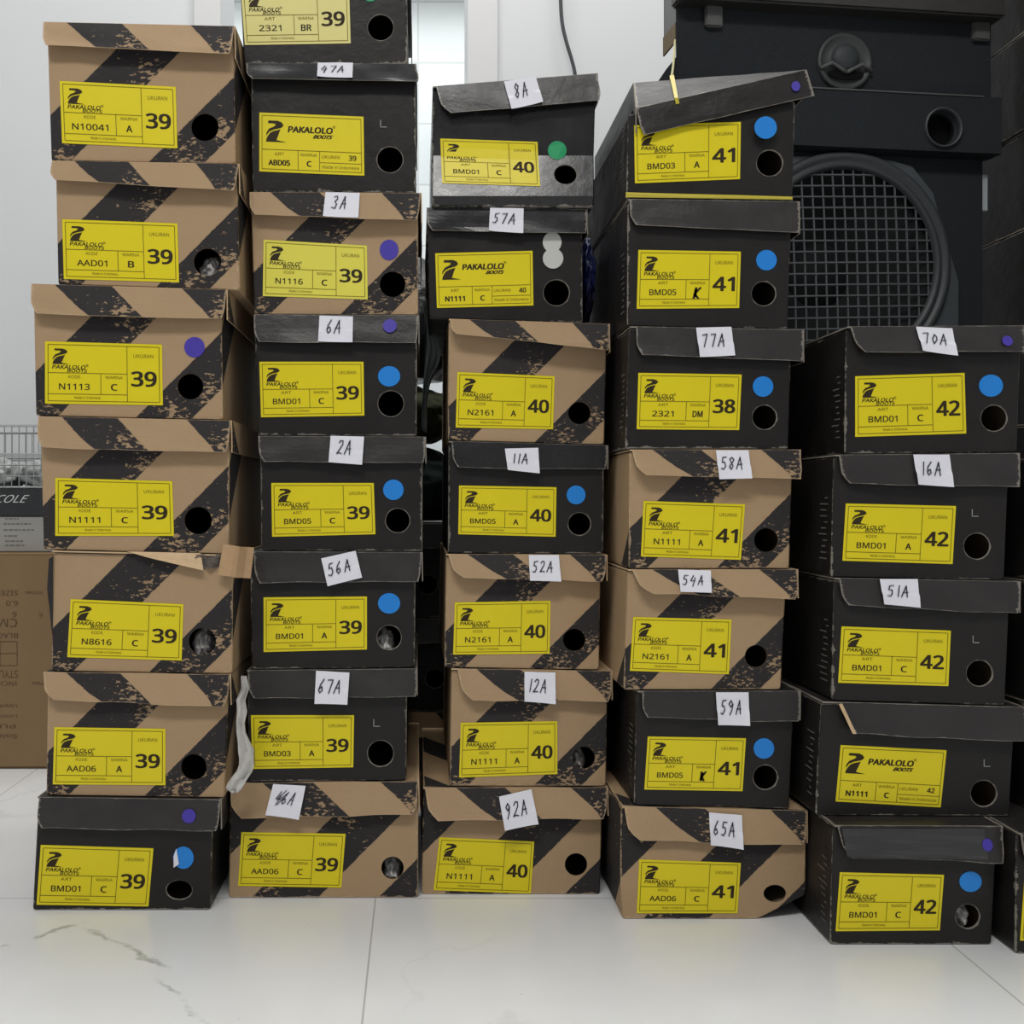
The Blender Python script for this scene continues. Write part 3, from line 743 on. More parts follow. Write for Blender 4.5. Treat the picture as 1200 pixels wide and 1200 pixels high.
S5 = stack(G5, [
 dict(Y=1.057, kind='K', body=(977, 1169, 973, 1162, 1107, 1107), lid=Q(980, 966, 1172, 967, 1171, 1007, 987, 1002), hole=HO(1134, 1074, 14), cham=.04,
      label=(Q(984, 1022, 1106, 1025, 1101, 1090, 979, 1091), 'V', 'KODE', 'BMD01', 'C', '42'), dots=[('blue', (1137, 1033), (13, 12)), ('purple', (1152, 987), (6, 7))],
      text='black shoe box on the floor with size 42 sticker, below four others'),
 dict(Y=Y5, kind='K', body=(963, 1190, 956, 1183, 959, 966), lid=Q(983, 822, 1199, 828, 1198, 866, 996, 858), hole=HO(1153, 930, 15), cham=.02, flare=.006,
      label=(Q(985, 873, 1109, 879, 1102, 946, 979, 939), 'H', 'ART', 'N1111', 'C', '42'), mark=(1156, 895),
      text='wide black shoe box with frayed torn lid corner and long logo sticker, size 42'),
 dict(Y=Y5, kind='K', body=(978, 1184, 975, 1178, 816, 824), lid=Q(982, 677, 1193, 681, 1191, 719, 986, 709), hole=HO(1148, 789, 15), cham=.03,
      label=(Q(986, 734, 1114, 739, 1111, 804, 982, 800), 'V', 'ART', 'BMD01', 'C', '42'), tagq=(Q(1028, 678, 1072, 678, 1073, 711, 1031, 707), '51A'), mark=(1143, 750),
      text='black shoe box tagged 51A'),
 dict(Y=Y5, kind='K', body=(978, 1183, 974, 1177, 672, 677), lid=Q(982, 533, 1192, 531, 1191, 571, 985, 567), hole=HO(1145, 640, 15), cham=.04,
      label=(Q(991, 590, 1120, 593, 1116, 661, 987, 657), 'V', 'KODE', 'BMD01', 'A', '42'), tagq=(Q(1067, 533, 1109, 533, 1111, 571, 1070, 568), '16A'), mark=(1142, 602),
      text='black shoe box tagged 16A'),
 dict(Y=Y5, kind='K', body=(992, 1197, 990, 1192, 528, 525), lid=Q(995, 383, 1198, 382, 1196, 414, 1002, 414), hole=HO(1165, 490, 15), cham=.04,
      label=(Q(1002, 441, 1130, 437, 1132, 508, 1002, 512), 'V', 'ART', 'BMD01', 'C', '42'), tagq=(Q(1070, 384, 1112, 386, 1114, 419, 1074, 413), '70A'),
      dots=[('blue', (1161, 452), (14, 13)), ('purple', (1175, 401), (6, 6))], text='black shoe box tagged 70A at the top in front of the loudspeaker'),
])
# stacks at the right edge of the photo: only their left sides and one sticker edge show
G6 = 'black shoe boxes cut off by the right edge of the photo'
S6 = stack(G6, [
 dict(Y=1.036, kind='K', body=(1192, 1405, 1190, 1402, 1118, 1118), lid=Q(1194, 975, 1410, 975, 1408, 1012, 1196, 1012), hole=HO(1360, 1080, 15), 
      label=(Q(1200, 1033, 1322, 1033, 1320, 1100, 1195, 1102), 'V', 'ART', 'BMD01', 'C', '42'), text='black shoe box on the floor at the right edge, a sliver of yellow sticker showing'),
]+[dict(Y=1.09, kind='K', body=(1216, 1424, 1216, 1420, 968-145*k, 968-145*k), lid=Q(1216, 826-145*k, 1426, 826-145*k, 1425, 862-145*k, 1218, 862-145*k), hole=HO(1376, 925-145*k, 14), L=.28,
      label=(Q(1232, 880-145*k, 1352, 880-145*k, 1350, 945-145*k, 1230, 945-145*k), 'V', 'ART', 'BMD01', 'C', '42'), text=t)
   for k, t in enumerate(['dark shoe box at the right edge beside the box with the frayed lid', 'dark shoe box at the right edge beside the box tagged 51A',
                          'dark shoe box at the right edge beside the box tagged 16A'])])
G7 = 'dark shoe boxes stacked beside the loudspeaker'
def back_stack(group, X0, X1, Y, n, kind, zh, texts, L=.3, jit=.008):
    """boxes further back: the same maker, size labels turned away"""
    px = lambda X: VX+X/Y*F; py = lambda z: VY+(H-z)/Y*F
    rows = []; z = 0
    for k in range(n):
        d = random.uniform(-jit, jit); kk = kind[k % len(kind)]
        rows.append(dict(Y=Y, kind=kk, body=(px(X0+d), px(X1+d), px(X0+d), px(X1+d), py(z), py(z)), L=L,
                         lid=Q(px(X0+d+.004), py(z+zh), px(X1+d+.006), py(z+zh), px(X1+d+.005), py(z+zh-.036), px(X0+d+.006), py(z+zh-.036)),
                         hole=HO(px(X1+d-.04), py(z+.05), 11), label=None, text=texts[k]))
        z += zh
    return stack(group, rows)
ordn = ['lowest', 'second', 'third', 'fourth', 'fifth', 'sixth', 'seventh', 'eighth', 'ninth']
back_stack(G7, .876, 1.07, 1.29, 9, 'K', .142, ['black shoe box in the dark tall stack right of the loudspeaker, %s from the floor' % s for s in ordn], L=.335, jit=.005)
back_stack('boxes in the dark row behind the stacks', -.15, .06, 1.535, 3, 'BKK', .141,
           ['striped kraft box on the floor in the dark gap behind the middle stack', 'black box in the gap behind the middle stack, on a kraft one', 'topmost black box in the gap behind the middle stack'])
back_stack('boxes in the dark row behind the stacks', .112, .305, 1.52, 5, 'KAKKK', .139,
           ['%s box of the row hidden behind the fourth stack' % s for s in ('lowest black', 'only kraft', 'third black', 'fourth black', 'topmost black')])

# ------------------------------------------------------------ torn and taped bits that belong to single boxes
def patch(box, name, pts, mat, d=.004, lift=None, n=5, label=None, ap=False, th=.0008):
    """small curled sheet over four photo corners tl, tr, br, bl"""
    bm = new(); g = []; sd = random.random()*20
    for j in range(n+1):
        v = j/n; row = []
        for i in range(n+1):
            u = i/n
            x, y = [(pts[0][k]*(1-u)+pts[1][k]*u)*(1-v)+(pts[3][k]*(1-u)+pts[2][k]*u)*v for k in (0, 1)]
            e = d+(lift(u, v) if lift else 0)+noise.noise(Vector((u*3, v*3, sd)))*.0012
            row.append((box['apr'] if ap else box['face'])(x, y, e))
        g.append(row)
    sheet(bm, g, (0, th, 0), mcut=0)
    o = link(name, bm, mat, box['root'])
    if label: o['label'] = label
    return o
RAWK = plain('torn_raw_board', lin(206, 178, 142), .9, .2, var=.12, scale=120)
MKB = plain('plain_kraft_board', KRAFT, .8, .2, var=.08, scale=90)
YTAPE = plain('yellow_tape', lin(196, 180, 62), .35)
t = S1[2]
patch(t, 'torn_flap', Q(264, 637, 300, 641, 295, 677, 257, 673), MKB, .012, lambda u, v: .008*(abs(u-.62)<.12)+.006*math.sin(u*3)-.004*v, label='plain brown torn corner flap')
patch(t, 'torn_edge', Q(150, 646, 236, 648, 240, 668, 176, 653), RAWK, .004, lambda u, v: .004*v, label='pale ragged torn board')
patch(t, 'crumpled_edge', Q(228, 650, 264, 650, 262, 664, 236, 667), plain('worn_dark_board', lin(96, 88, 82), .9, var=.4, scale=150), .003, lambda u, v: .003*math.sin(u*9+v*4))
patch(S1[0], 'peeled_edge', Q(204, 1003, 207, 994, 210, 1012, 204, 1016), PAPER, .0022, n=3, label='white curled back edge of the blue dot')
patch(t, 'side_flap', Q(58, 655, 63, 652, 62, 745, 56, 690), plain('black_printed_flap', lin(34, 31, 31), .7, var=.2), .002)
patch(S5[1], 'torn_edge', Q(980, 824, 984, 823, 998, 857, 994, 857), RAWK, .0035, ap=True, label='frayed pale board edge')
patch(S4[6], 'yellow_tape', Q(733, 226, 928, 231, 928, 234.5, 733, 231.5), YTAPE, .002, n=3)
p = S4[6]
bm = new(); A = [p['apr'](x, y, e) for x, y, e in ((789, 119, .001), (793, 118, .001), (795, 123, .001), (791, 124, .001))]
C = [at(784, 92, Y4+.045), at(789, 91, Y4+.045)]
f = [A[0], A[1], C[1]+Vector((0, -.001, .0015)), C[0]+Vector((0, -.001, .0015))]
up = Vector((0, -.0008, .0008))
g = [[C[0]+Vector((0, -.003, .002)), C[1]+Vector((0, -.003, .002))], [A[0]+up*2, A[1]+up*2], [A[3], A[2]]]
sheet(bm, g, (0, .0006, 0), mcut=0); link('tape_strip', bm, YTAPE, p['root'])
patch(S5[0], 'tape_strip', Q(984, 969, 1150, 969, 1151, 1003, 988, 1000), plain('clear_packing_tape', lin(50, 51, 50), .3, .6, var=.1), .0022, n=8, ap=True, label='strip of packing tape over the lid', th=.0003)

# ------------------------------------------------------------ crumpled things
def crumple(bm, c, r, seed, sub=4, amp=.25, freq=2.2, flat=None):
    g = bmesh.ops.create_icosphere(bm, subdivisions=sub, radius=1)
    for v in g['verts']:
        n = v.co.normalized()
        k = 1+amp*(noise.noise(n*freq+Vector((seed, 0, 0)))-.7*abs(noise.noise(n*freq*2.3+Vector((0, seed, 0)))))
        v.co = Vector((c[0]+n.x*r[0]*k, c[1]+n.y*r[1]*k, c[2]+n.z*r[2]*k))
        if flat is not None and v.co.z < flat: v.co.z = flat
TISSUE = plain('grey_tissue_paper', lin(176, 172, 168), .9, .2, var=.15, scale=60)
WHITET = plain('white_tissue_paper', lin(222, 220, 216), .9, .2, var=.08, scale=60)
def wad(box, dx, dz, r, seed, mat, label):
    h = box['hole']; k = box['Y']/F
    zb = box['root'].location.z+.0032
    top = h.z+dz*k+r*k
    bm = new(); c = (h.x+dx*k, h.y+.042, (zb+top)/2)
    crumple(bm, c, (max(r*k*1.15, .012), .030, (top-zb)/2*1.05), seed, 4, .22, 2.6, zb)
    tag(link('paper_wad', bm, mat, root=(c[0], c[1], zb)), label, 'crumpled paper', 'crumpled paper seen through finger holes')
wad(S1[5], 0, 1, 14, 1.3, TISSUE, 'grey paper filling the hole of the second highest box, leftmost stack')
wad(S1[2], -4, 2, 13, 2.9, TISSUE, 'grey paper bulging in the hole of the torn kraft box')
wad(S2[0], -2, -2, 9, 4.1, WHITET, 'white paper in the hole of the box tagged with scribbles')
wad(S2[2], -6, -4, 10, 5.7, WHITET, 'white paper in the hole of the black box tagged 56A')
wad(S3[1], -5, -2, 9, 6.6, TISSUE, 'grey paper in the hole of the kraft box tagged 12A')
wad(S5[0], 3, 4, 8, 7.5, WHITET, 'white paper in the hole of the lowest size 42 box')
wad(S5[3], -9, -8, 6, 8.2, WHITET, 'bit of white paper in the hole of the box tagged 16A')
wad(S2[6], 6, -9, 5, 9.4, WHITET, 'sliver of white paper in the hole of the box tagged 47A')

GBAG = NT('grey_plastic_film', .25, .6); GBAG.base(lin(150, 160, 158)); GBAG.bump(GBAG.noise(GBAG.obj(), 26, 6, .7), .6, .01); GBAG = GBAG.m
TEAL = NT('dark_teal_cloth', .8, .2); TEAL.base(TEAL.mix(TEAL.noise(TEAL.obj(), 30, 4), lin(32, 46, 50), lin(54, 66, 62))); TEAL = TEAL.m
OLIVE = plain('olive_cloth', lin(66, 70, 52), .85, .2, var=.2)
NAVY = NT('navy_plastic', .35, .5); NAVY.base(NAVY.mix(NAVY.noise(NAVY.obj(), 18, 4), lin(18, 24, 62), lin(38, 48, 104))); NAVY.bump(NAVY.noise(NAVY.obj(), 22, 6, .7), .5, .01); NAVY = NAVY.m
DARKP = NT('black_plastic_film', .3, .5); DARKP.base(lin(22, 24, 26)); DARKP.bump(DARKP.noise(DARKP.obj(), 20, 6, .7), .6, .01); DARKP = DARKP.m
def lump(name, c, r, seed, mat, label, cat, zf, amp=.13, freq=2.0):
    bm = new(); crumple(bm, c, r, seed, 5, amp, freq, zf)
    return tag(link(name, bm, mat, smooth=True, root=(c[0], c[1], zf)), label, cat)
lump('cloth_bundle', (-.02, 1.68, .482), (.10, .10, .066), 3.3, TEAL, 'dark teal cloth bundle in the gap between the second and middle stacks', 'cloth', .425)
lump('cloth_bundle', (-.02, 1.68, .595), (.098, .10, .05), 8.3, OLIVE, 'olive cloth on the teal bundle behind the box tagged 2A', 'cloth', .552)
lump('plastic_bag', (-.02, 1.70, .745), (.10, .10, .115), 5.1, DARKP, 'black plastic bag in the gap behind the box tagged 6A', 'bag', .655)
bm = new(); g = []
for j in range(26):
    v = j/25; row = []
    for i in range(9):
        u = i/8
        x = 497+u*(6+9*math.exp(-((v-.42)/.16)**2)*1.4)-1+2*math.sin(v*5); y = 352+v*155
        q = at(x, y, 1.30+.05*v); q.y += .010*math.sin(u*9+v*7)+.006*noise.noise(Vector((u*3, v*8, 1)))
        row.append(q)
    g.append(row)
sheet(bm, g, (0, .0008, 0), mcut=0)
tag(link('plastic_bag', bm, GBAG, smooth=True, root=at(502, 507, 1.36)), 'pale translucent plastic bag hanging in the gap beside the box tagged 6A', 'bag')
bm = new(); crumple(bm, (.2095, 1.34, .735), (.0155, .10, .062), 2.2, 5, .25, 2.4, .671)
tag(link('plastic_bag', bm, NAVY, smooth=True, root=(.2095, 1.34, .671)), 'navy blue plastic bag squeezed beside the black box tagged 57A', 'bag')
bm = new(); g = []
WR = [(283, 792, 289), (281, 806, 291), (278, 820, 289), (277, 833, 290), (276, 846, 287), (278, 858, 289), (279, 869, 293), (280, 879, 297), (281, 888, 298), (281, 896, 297), (277, 904, 295), (272, 911, 290), (267, 918, 287), (264, 924, 284), (272, 928, 281)]
for j, (xa, y, xb) in enumerate(WR):
    row = []
    for i in range(9):
        u = i/8; q = at(xa+(xb-xa)*u, y, 1.1405); q.y += .004*math.sin(u*9+j*.7)+.006*noise.noise(Vector((u*4, j*.8, 4)))-.002; q.x += .003*noise.noise(Vector((j*1.3, u*.7, 9)))
        row.append(q)
    g.append(row)
sheet(bm, g, (0, .0007, 0), mcut=0)
WFILM = NT('whitish_plastic_film', .35, .5); WFILM.base(WFILM.mix(WFILM.noise(WFILM.obj(), 60, 4), lin(150, 146, 138), lin(226, 224, 220))); WFILM = WFILM.m
tag(link('plastic_wrapper', bm, WFILM, smooth=True, root=at(280, 920, 1.14)), 'crumpled whitish plastic wrapper hanging beside the box tagged 67A', 'wrapper')

# ------------------------------------------------------------ loudspeaker pair behind the right stacks
SY = math.radians(7); SX0, SY0 = .3675, 1.478
cs, sn = math.cos(SY), math.sin(SY)
def spk(px, py, off=0.0):
    a = (px-VX)/F; b = -(py-VY)/F
    t = (off+cs*SY0-sn*SX0)/(cs-sn*a)
    X, Y, Z = a*t, t, H+b*t
    return Vector((cs*(X-SX0)+sn*(Y-SY0), off, Z))
def sl(name, bm, mats, parent, **k): return link(name, bm, mats, parent, root=(0, 0, 0), **k)
FELT = NT('black_carpet_covering', .95, .2); n_ = FELT.noise(FELT.obj(), 420, 3, .7); FELT.base(FELT.mix(n_, lin(20, 22, 24), lin(56, 60, 64))); FELT.bump(n_, .3, .002); FELT = FELT.m
PLAS = plain('black_frame_plastic', lin(54, 58, 60), .5, .5, var=.15, scale=200)
PLAS2 = plain('worn_grey_metal', lin(84, 84, 82), .5, .5, var=.2, scale=90)
GRIL = plain('grille_metal', lin(92, 96, 98), .45, .5, metal=.2, var=.1)
CONE = plain('woofer_cone_paper', lin(30, 31, 33), .8, .3, var=.2, scale=50)
HOLEM = plain('painted_hole_shade', lin(8, 8, 9), .9, .2)  # near-black paint for the shade inside speaker openings
wS = spk(1160, 300).x; zB = spk(1000, 181).z; zT = 1.30
lo = empty('loudspeaker', (SX0, SY0, 0), SY)
tag(lo, 'black carpet covered loudspeaker cabinet with a round gridded woofer grille', 'loudspeaker')
wc = spk(987, 310); R = spk(1106, 310).x-wc.x
def plate_hole(bm, poly, c, r, y0, y1, mi=0, n=48):
    """flat plate with a round opening, front at y0 and back at y1"""
    def ring(y): return [bm.verts.new((x, y, z)) for x, z in poly], [bm.verts.new((c.x+r*math.cos(2*math.pi*k/n), y, c.z+r*math.sin(2*math.pi*k/n))) for k in range(n)]
    a, ha = ring(y0); b, hb = ring(y1)
    for P_, H_ in ((a, ha), (b, hb)):
        es = [bm.edges.new((p, q)) for p, q in list(zip(P_, P_[1:]+P_[:1]))+list(zip(H_, H_[1:]+H_[:1]))]
        bmesh.ops.triangle_fill(bm, use_beauty=True, use_dissolve=False, edges=es)
    for u, v in ((a, b), (ha, hb)):
        for k in range(len(u)): bm.faces.new((u[k], u[(k+1) % len(u)], v[(k+1) % len(v)], v[k]))
bm = new(); wl = wS-.012
TP, DP = .125, .30                                                  # both cabinets narrow towards the back
def slab(bm, P, z0, z1):
    a = [bm.verts.new((x, y, z0)) for x, y in P]; b = [bm.verts.new((x, y, z1)) for x, y in P]
    bm.faces.new(a[::-1]); bm.faces.new(b)
    for k in range(len(P)): bm.faces.new((a[k], a[(k+1) % len(P)], b[(k+1) % len(P)], b[k]))
slab(bm, [(0, .018), (.02, .018), (TP+.02, DP), (TP, DP)], .03, zB-.02); slab(bm, [(wl-.02, .018), (wl, .018), (wl-TP, DP), (wl-TP-.02, DP)], .03, zB-.02)
slab(bm, [(TP+.02, DP-.02), (wl-TP-.02, DP-.02), (wl-TP-.02, DP), (TP+.02, DP)], .03, zB-.02)
for z0_, z1_ in ((.012, .03), (zB-.02, zB)): slab(bm, [(0, .018), (wl, .018), (wl-TP, DP), (TP, DP)], z0_, z1_)
plate_hole(bm, [(0, .012), (wl, .012), (wl, zB), (0, zB)], wc, R*.97, 0, .018)
sl('cabinet', bm, FELT, lo)
for fx in (.05, wl-.05):
    for fy in (.05,):
        bm = new(); lathe(bm, [(0, 0), (.02, 0), (.018, .012), (0, .012)], (0, 0, 0), 20)
        for v in bm.verts: v.co = Vector((fx+v.co.x, fy+v.co.z, v.co.y))
        sl('foot', bm, PLAS, lo)
bm = new()
pl_ = [spk(x, y, -.008) for x, y in ((880, 440), (880, 184), (930, 184), (1045, 189), (1068, 196), (1092, 226), (1122, 330), (1122, 440))]
plate_hole(bm, [(p.x, p.z) for p in pl_][::-1], wc, R*1.0, -.010, -.0005)
fp = sl('woofer_frame', bm, plain('grey_frame_plastic', lin(72, 77, 80), .55, .4, var=.2, scale=160), lo)
for x, y in ((1072, 222), (1091, 249)):
    q = spk(x, y, -.010); bm = new(); lathe(bm, [(0, -.004), (.005, -.0035), (.0065, 0), (0, 0)], q, 14); sl('bolt', bm, PLAS2, fp)
bm = new(); lathe(bm, [(R*.85, -.0105), (R*.865, -.016), (R*.90, -.018), (R*.915, -.0145), (R*.93, -.0145), (R*.945, -.018), (R*.98, -.019), (R*1.0, -.0165), (R*1.015, -.0103), (R*.85, -.0103)], wc, 64); sl('grille_ring', bm, PLAS, lo, smooth=True)
bm = new(); pit = spk(1012, 300).x-spk(1000, 300).x; nb = int(R/pit)+1
for ang, dy in ((math.radians(2), -.0130), (math.radians(92), -.0122)):
    for k in range(-nb, nb+1):
        d = k*pit
        if abs(d) >= R*.86: continue
        hl = math.sqrt((R*.865)**2-d*d); ca, sa = math.cos(ang), math.sin(ang)
        pts = [Vector((wc.x+ca*t-sa*d, dy+.004*(t*t+d*d)/(R*R), wc.z+sa*t+ca*d)) for t in (-hl, -hl/2, 0, hl/2, hl)]
        tube(bm, pts, .0015, 6)
sl('grille', bm, GRIL, lo)
bm = new(); lathe(bm, [(R*.96, .004), (R*.93, .0), (R*.88, .004), (R*.83, .004), (R*.30, .075), (R*.29, .075)], wc, 56)
lathe(bm, [(R*.31, .072), (R*.25, .062), (R*.13, .054), (0, .051)], wc, 40); sl('woofer_cone', bm, CONE, lo, smooth=True)
q0 = spk(1150, 225); bm = new(); add_box(bm, wl+.0005, wl+.012, .004, .010, spk(1150, 246).z, spk(1150, 203).z, .001); b_ = sl('side_tag', bm, plain('pale_tag', lin(170, 178, 180), .6), lo); b_['label'] = 'narrow pale strip on the cabinet side'

up = empty('loudspeaker', (SX0, SY0, zB), SY)
tag(up, 'black cabinet with horn tweeter and round port standing on the gridded loudspeaker', 'loudspeaker', None)
def su(name, bm, mats, parent, **k):
    for v in bm.verts: v.co.z -= zB
    return sl(name, bm, mats, parent, **k)
f0 = -.022; z1 = spk(1000, 107, f0).z; zl = spk(1000, 12, f0).z
bm = new(); slab(bm, [(.004, f0+.02), (wS, f0+.02), (wS-TP, DP), (TP, DP)], zB+.001, zT)
pc = spk(1105, 150, f0-.004); pr = spk(1127, 150, f0).x-spk(1105, 150, f0).x
su('cabinet', bm, FELT, up)
bm = new(); plate_hole(bm, [(.0, zB+.001), (wS, zB+.001), (wS, z1), (0, z1)], pc, pr*.86, f0-.004, f0+.0195); fpan = su('front_panel', bm, FELT, up)
bm = new(); lathe(bm, [(pr*1.0, 0), (pr*1.0, -.003), (pr*.94, -.005), (pr*.86, -.002), (pr*.82, .0225), (pr*.84, .0225), (pr*.84, 0)], pc, 40)
su('port_ring', bm, PLAS, fpan, smooth=True)
bm = new(); lathe(bm, [(pr*.84, 0), (0, 0)], (pc.x, f0+.0192, pc.z), 32); su('port_shade', bm, HOLEM, fpan)  # flat dark disc painted as the shade deep in the port
bm = new(); add_box(bm, .0, wS+.004, f0-.008, f0+.03, zl, zT+.004, .003); su('top_rail', bm, plain('worn_dark_rail', lin(52, 50, 48), .6, var=.3, scale=40), up)
for xa, xb, yb in ((836, 850, 26), (1152, 1166, 42)):
    a, b = spk(xa, 0, f0).x, spk(xb, 0, f0).x
    bm = new(); add_box(bm, a-.006, b+.002, f0+.012, f0+.021, spk(xa, yb, f0).z, zl+.012, .002); su('corner_bracket', bm, PLAS2, up)
bm = new(); add_box(bm, .03, wS-.03, f0-.0055, f0+.001, z1-.0008, z1+.0012); su('seam_trim', bm, PLAS2, up)
tc = spk(992, 71, f0+.012); tr_ = spk(1024, 71, f0).x-spk(992, 71, f0).x; ty = f0+.0195
bm = new(); cc = (tc.x, ty, tc.z)
lathe(bm, [(tr_, 0), (tr_, -.004), (tr_*.93, -.006), (tr_*.86, -.004), (tr_*.70, -.0005), (tr_*.58, -.003), (tr_*.5, -.0035), (0, -.001)], cc, 48)
tw = su('tweeter', bm, plain('tweeter_plastic', lin(58, 60, 60), .5, var=.15), up, smooth=True)
bm = new(); lathe(bm, [(tr_*.50, -.003), (tr_*.46, -.008), (tr_*.3, -.012), (0, -.0135)], (tc.x, ty, tc.z+tr_*.12), 32); su('dome', bm, plain('tweeter_dome', lin(50, 54, 56), .6), tw, smooth=True)
bm = new()
for sgn in (-1, 1):
    tube(bm, [(tc.x+sgn*tr_*.95, ty-.006, tc.z-tr_*.30), (tc.x+sgn*tr_*.55, ty-.009, tc.z-tr_*.12), (tc.x+sgn*tr_*.2, ty-.008, tc.z-tr_*.30), (tc.x, ty-.008, tc.z-tr_*.42)], tr_*.07, 8)
su('guard', bm, PLAS2, tw, smooth=True)
bm = new(); g = []
for j in range(3):
    g.append([Vector((tc.x+tr_*(.66-.0*j)*math.cos(math.pi+math.pi*i/14), ty-.0065, tc.z-tr_*.42+tr_*(.12-.17*j)*abs(math.sin(math.pi*i/14)))) for i in range(15)])
sheet(bm, g, (0, .002, 0), mcut=0); su('horn_slot_shade', bm, HOLEM, tw)  # dark sheet on the face, painted as the shade inside a slot
bm = new()
fl_ = [spk(x, y, 0) for x, y in ((804, 52), (780, 82), (770, 97), (768, 170), (800, 170), (812, 60))]
for p in fl_[3:5]: p.z = zB+.003
a_ = [bm.verts.new((p.x, f0+.022, p.z)) for p in fl_]; b_ = [bm.verts.new((p.x+.11, .26, p.z)) for p in fl_]
bm.faces.new(a_[::-1]); bm.faces.new(b_)
for k in range(6): bm.faces.new((a_[k], a_[(k+1) % 6], b_[(k+1) % 6], b_[k]))
su('side_flare', bm, FELT, up)
bm = new(); c0, c1 = spk(791, 50, 0), spk(812, 27, 0)
add_box(bm, c0.x, .006, f0+.02, .05, c0.z, c1.z, .004); cl_ = su('side_cleat', bm, plain('brown_wood', lin(104, 86, 58), .8, var=.2), up); cl_['label'] = 'small brown wooden cleat'
bm = new(); add_box(bm, spk(794, 10).x, .006, f0+.02, .05, c1.z+.001, zT-.01, .003); su('side_handle', bm, PLAS2, up)
st = [spk(791, 46, -.003)]; r_ = Vector((SX0, SY0, 0))
def w2(p): return Vector((SX0+cs*p.x-sn*p.y, SY0+sn*p.x+cs*p.y, p.z))
bm = new(); e_ = at(786, 93, Y4+.046); s_ = w2(spk(791, 47, -.004)); s_.z = max(s_.z, w2(c0).z)
tube(bm, [s_.lerp(e_, k/10)+Vector((0, 0, -.012*math.sin(math.pi*k/10))) for k in range(11)], .0016, 8)
tag(link('raffia_string', bm, plain('raffia', lin(168, 164, 120), .6), smooth=True, root=e_), 'thin raffia string running from the loudspeaker to the crooked lid', 'string')

# ------------------------------------------------------------ left background: carton, flat box, wire basket
YC = 1.745
bm = new(); a, b = at(-170, 902, YC), at(78, 649, YC)
add_box(bm, a.x, b.x, YC, YC+.34, .0005, b.z, .004)
CART = NT('brown_carton_board', .85, .2); cn = CART.noise(CART.obj(), 7, 4); CART.base(CART.mix(cn, lin(126, 103, 75), lin(140, 116, 86))); CART = CART.m
ct = empty('carton', ((a.x+b.x)/2, YC, 0)); tag(ct, 'large brown carton with upside down printing behind the leftmost stack', 'carton')
link('carton_body', bm, CART, ct)
bm = new(); CP = plain('carton_print', lin(92, 74, 54), .9, .2)
mpc = lambda u, v: at(u, v, YC-.0006)
for tx, cx, cy, w_, h_ in (('SIZES', 8, 695, 26, 6), ('6.0', 14, 707, 14, 6), ('6', 17, 720, 5, 6), ('CM', 9, 730, 22, 10), ('BLACK', 6, 745, 30, 6), ('STYLE', 8, 790, 26, 9), ('INCHES', 3, 801, 34, 5),
                           ('inches', 40, 695, 20, 4), ('6', 48, 721, 4, 5), ('No', 44, 801, 12, 4), ('Upper', 8, 827, 24, 5), ('Lining', 8, 839, 24, 5), ('PU', 9, 851, 18, 5), ('Sole', 8, 863, 24, 5)):
    put_text(bm, tx, mpc, cx, cy, w_, h_, 0, turn=True)
for y in (752, 766, 780): put_line(bm, mpc, -30, y, 20, y, .4, .4)
for x in (0, 20): put_line(bm, mpc, x, 752, x, 780, .4, .4)
link('printing', bm, CP, ct)
YB = 1.79; zc = b.z+.0006
fb = empty('flat_box', (at(-40, 600, YB).x, YB, zc)); tag(fb, 'flat grey box with a black lid lying on the brown carton', 'box')
a, b = at(-160, 646, YB), at(76, 603, YB)
bm = new(); add_box(bm, a.x, b.x, YB, YB+.26, zc, b.z, .002); link('box_body', bm, plain('grey_printed_card', lin(158, 158, 154), .7, var=.06), fb)
bm = new(); zt2 = at(0, 573, YB).z; add_box(bm, a.x-.003, b.x+.003, YB-.003, YB+.263, b.z-.004, zt2, .002); ld = link('lid', bm, plain('black_lid_card', lin(34, 38, 40), .5), fb); ld['label'] = 'black lid with white lettering'
bm = new(); put_text(bm, 'COLE', lambda u, v: at(u, v, YB-.0036), 14, 584.5, 35, 9, .03, .18); link('lettering', bm, plain('white_lettering', lin(206, 208, 206), .7), ld)
bm = new(); mpd = lambda u, v: at(u, v, YB-.0005)
for y, x0, x1 in ((608, 6, 22), (614, 4, 36), (621, 4, 40), (628, 5, 20), (634, 6, 27), (639, 6, 30)):
    x = x0
    while x < x1:
        l_ = random.uniform(2.5, 6); put_line(bm, mpd, x, y, min(x+l_, x1), y, .6, .75); x += l_+1.2
link('fine_print', bm, plain('grey_print', lin(112, 110, 106), .8), fb)
CHR = plain('chrome_wire', lin(176, 180, 180), .3, .6, metal=.7)
bk = empty('wire_basket', (at(-40, 560, 1.80).x, 1.82, zt2+.0006)); tag(bk, 'chrome wire basket on the flat box behind the leftmost stack', 'basket')
bx0, bx1, by0, by1 = at(-150, 0, 1.82).x, at(74, 0, 1.82).x, 1.82, 2.02
zr, zm, zb_ = at(0, 499, 1.82).z, at(0, 532, 1.82).z, zt2+.0028
bm = new()
for z, r in ((zr, .0022), (zm, .0018), (zm-.004, .0014), (zb_, .0018)):
    tube(bm, [(bx0, by0, z), (bx1, by0, z)], r, 8); tube(bm, [(bx0, by1, z), (bx1, by1, z)], r, 8)
    tube(bm, [(bx0, by0, z), (bx0, by1, z)], r, 8); tube(bm, [(bx1, by0, z), (bx1, by1, z)], r, 8)
n_ = 26
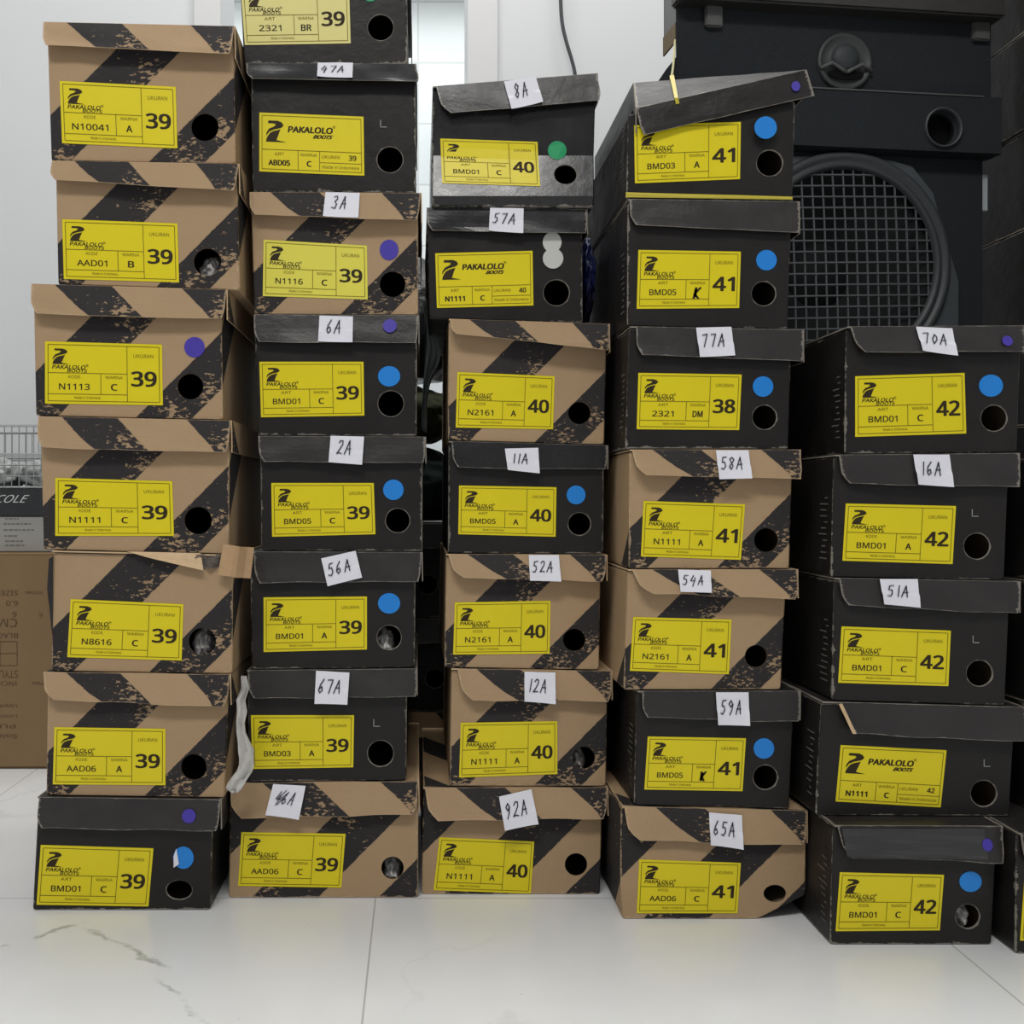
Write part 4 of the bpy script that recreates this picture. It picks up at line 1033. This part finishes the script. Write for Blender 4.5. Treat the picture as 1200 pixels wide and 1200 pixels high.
for k in range(n_+1):
    x = bx0+(bx1-bx0)*k/n_
    for y in (by0, by1): tube(bm, [(x, y, zb_), (x, y, zr)], .0010, 6)
    tube(bm, [(x, by0, zb_), (x, by1, zb_)], .0010, 6)
for k in range(1, 3): 
    z = zb_+(zm-zb_)*k/3
    for y in (by0, by1): tube(bm, [(bx0, y, z), (bx1, y, z)], .0011, 6)
link('wire_frame', bm, CHR, bk)
FOIL = NT('silver_foil_film', .3, .5); FOIL.base(FOIL.mix(FOIL.noise(FOIL.obj(), 70, 5, .7), lin(84, 86, 84), lin(208, 212, 210))); FOIL.bump(FOIL.noise(FOIL.obj(), 50, 5, .7), .5, .006); FOIL = FOIL.m
for k in range(4):
    c = (bx0+.045+k*.08, 1.875, zb_+.022); bm = new(); crumple(bm, c, (.043, .04, .032), 3.1+k*2.7, 4, .3, 2.3, zb_+.0035)
    tag(link('foil_packet', bm, FOIL, smooth=True, root=c), ['silvery packet in the wire basket, at its left end', 'silvery packet in the wire basket, second from its left', 'silvery packet in the wire basket, beside the rightmost', 'silvery packet in the wire basket, nearest the leftmost stack'][k], 'packet', 'packets in the wire basket')

# ------------------------------------------------------------ cable on the back wall
bm = new(); pts = []
for x, y in ((655, -130), (656, -60), (657, 0), (659, 28), (664, 50), (670, 70), (674, 88), (679, 130), (684, 220), (687, 400), (689, 600), (690, 780), (690, 838)): pts.append(at(x, y, 2.135))
def smooth_path(P, n=6):
    out = []
    for i in range(len(P)-1):
        p0, p1, p2, p3 = P[max(i-1, 0)], P[i], P[i+1], P[min(i+2, len(P)-1)]
        for k in range(n):
            t = k/n; out.append(.5*((2*p1)+(p2-p0)*t+(2*p0-5*p1+4*p2-p3)*t*t+(3*p1-p0-3*p2+p3)*t**3))
    return out+[P[-1]]
pts[-1].z = .004
tube(bm, smooth_path(pts), .0038, 10)
tag(link('hanging_cable', bm, plain('dark_grey_cable', lin(58, 62, 66), .5), smooth=True, root=(pts[-1].x, 2.135, 0)), 'dark grey cable hanging down the white wall above the box tagged 8A', 'cable')
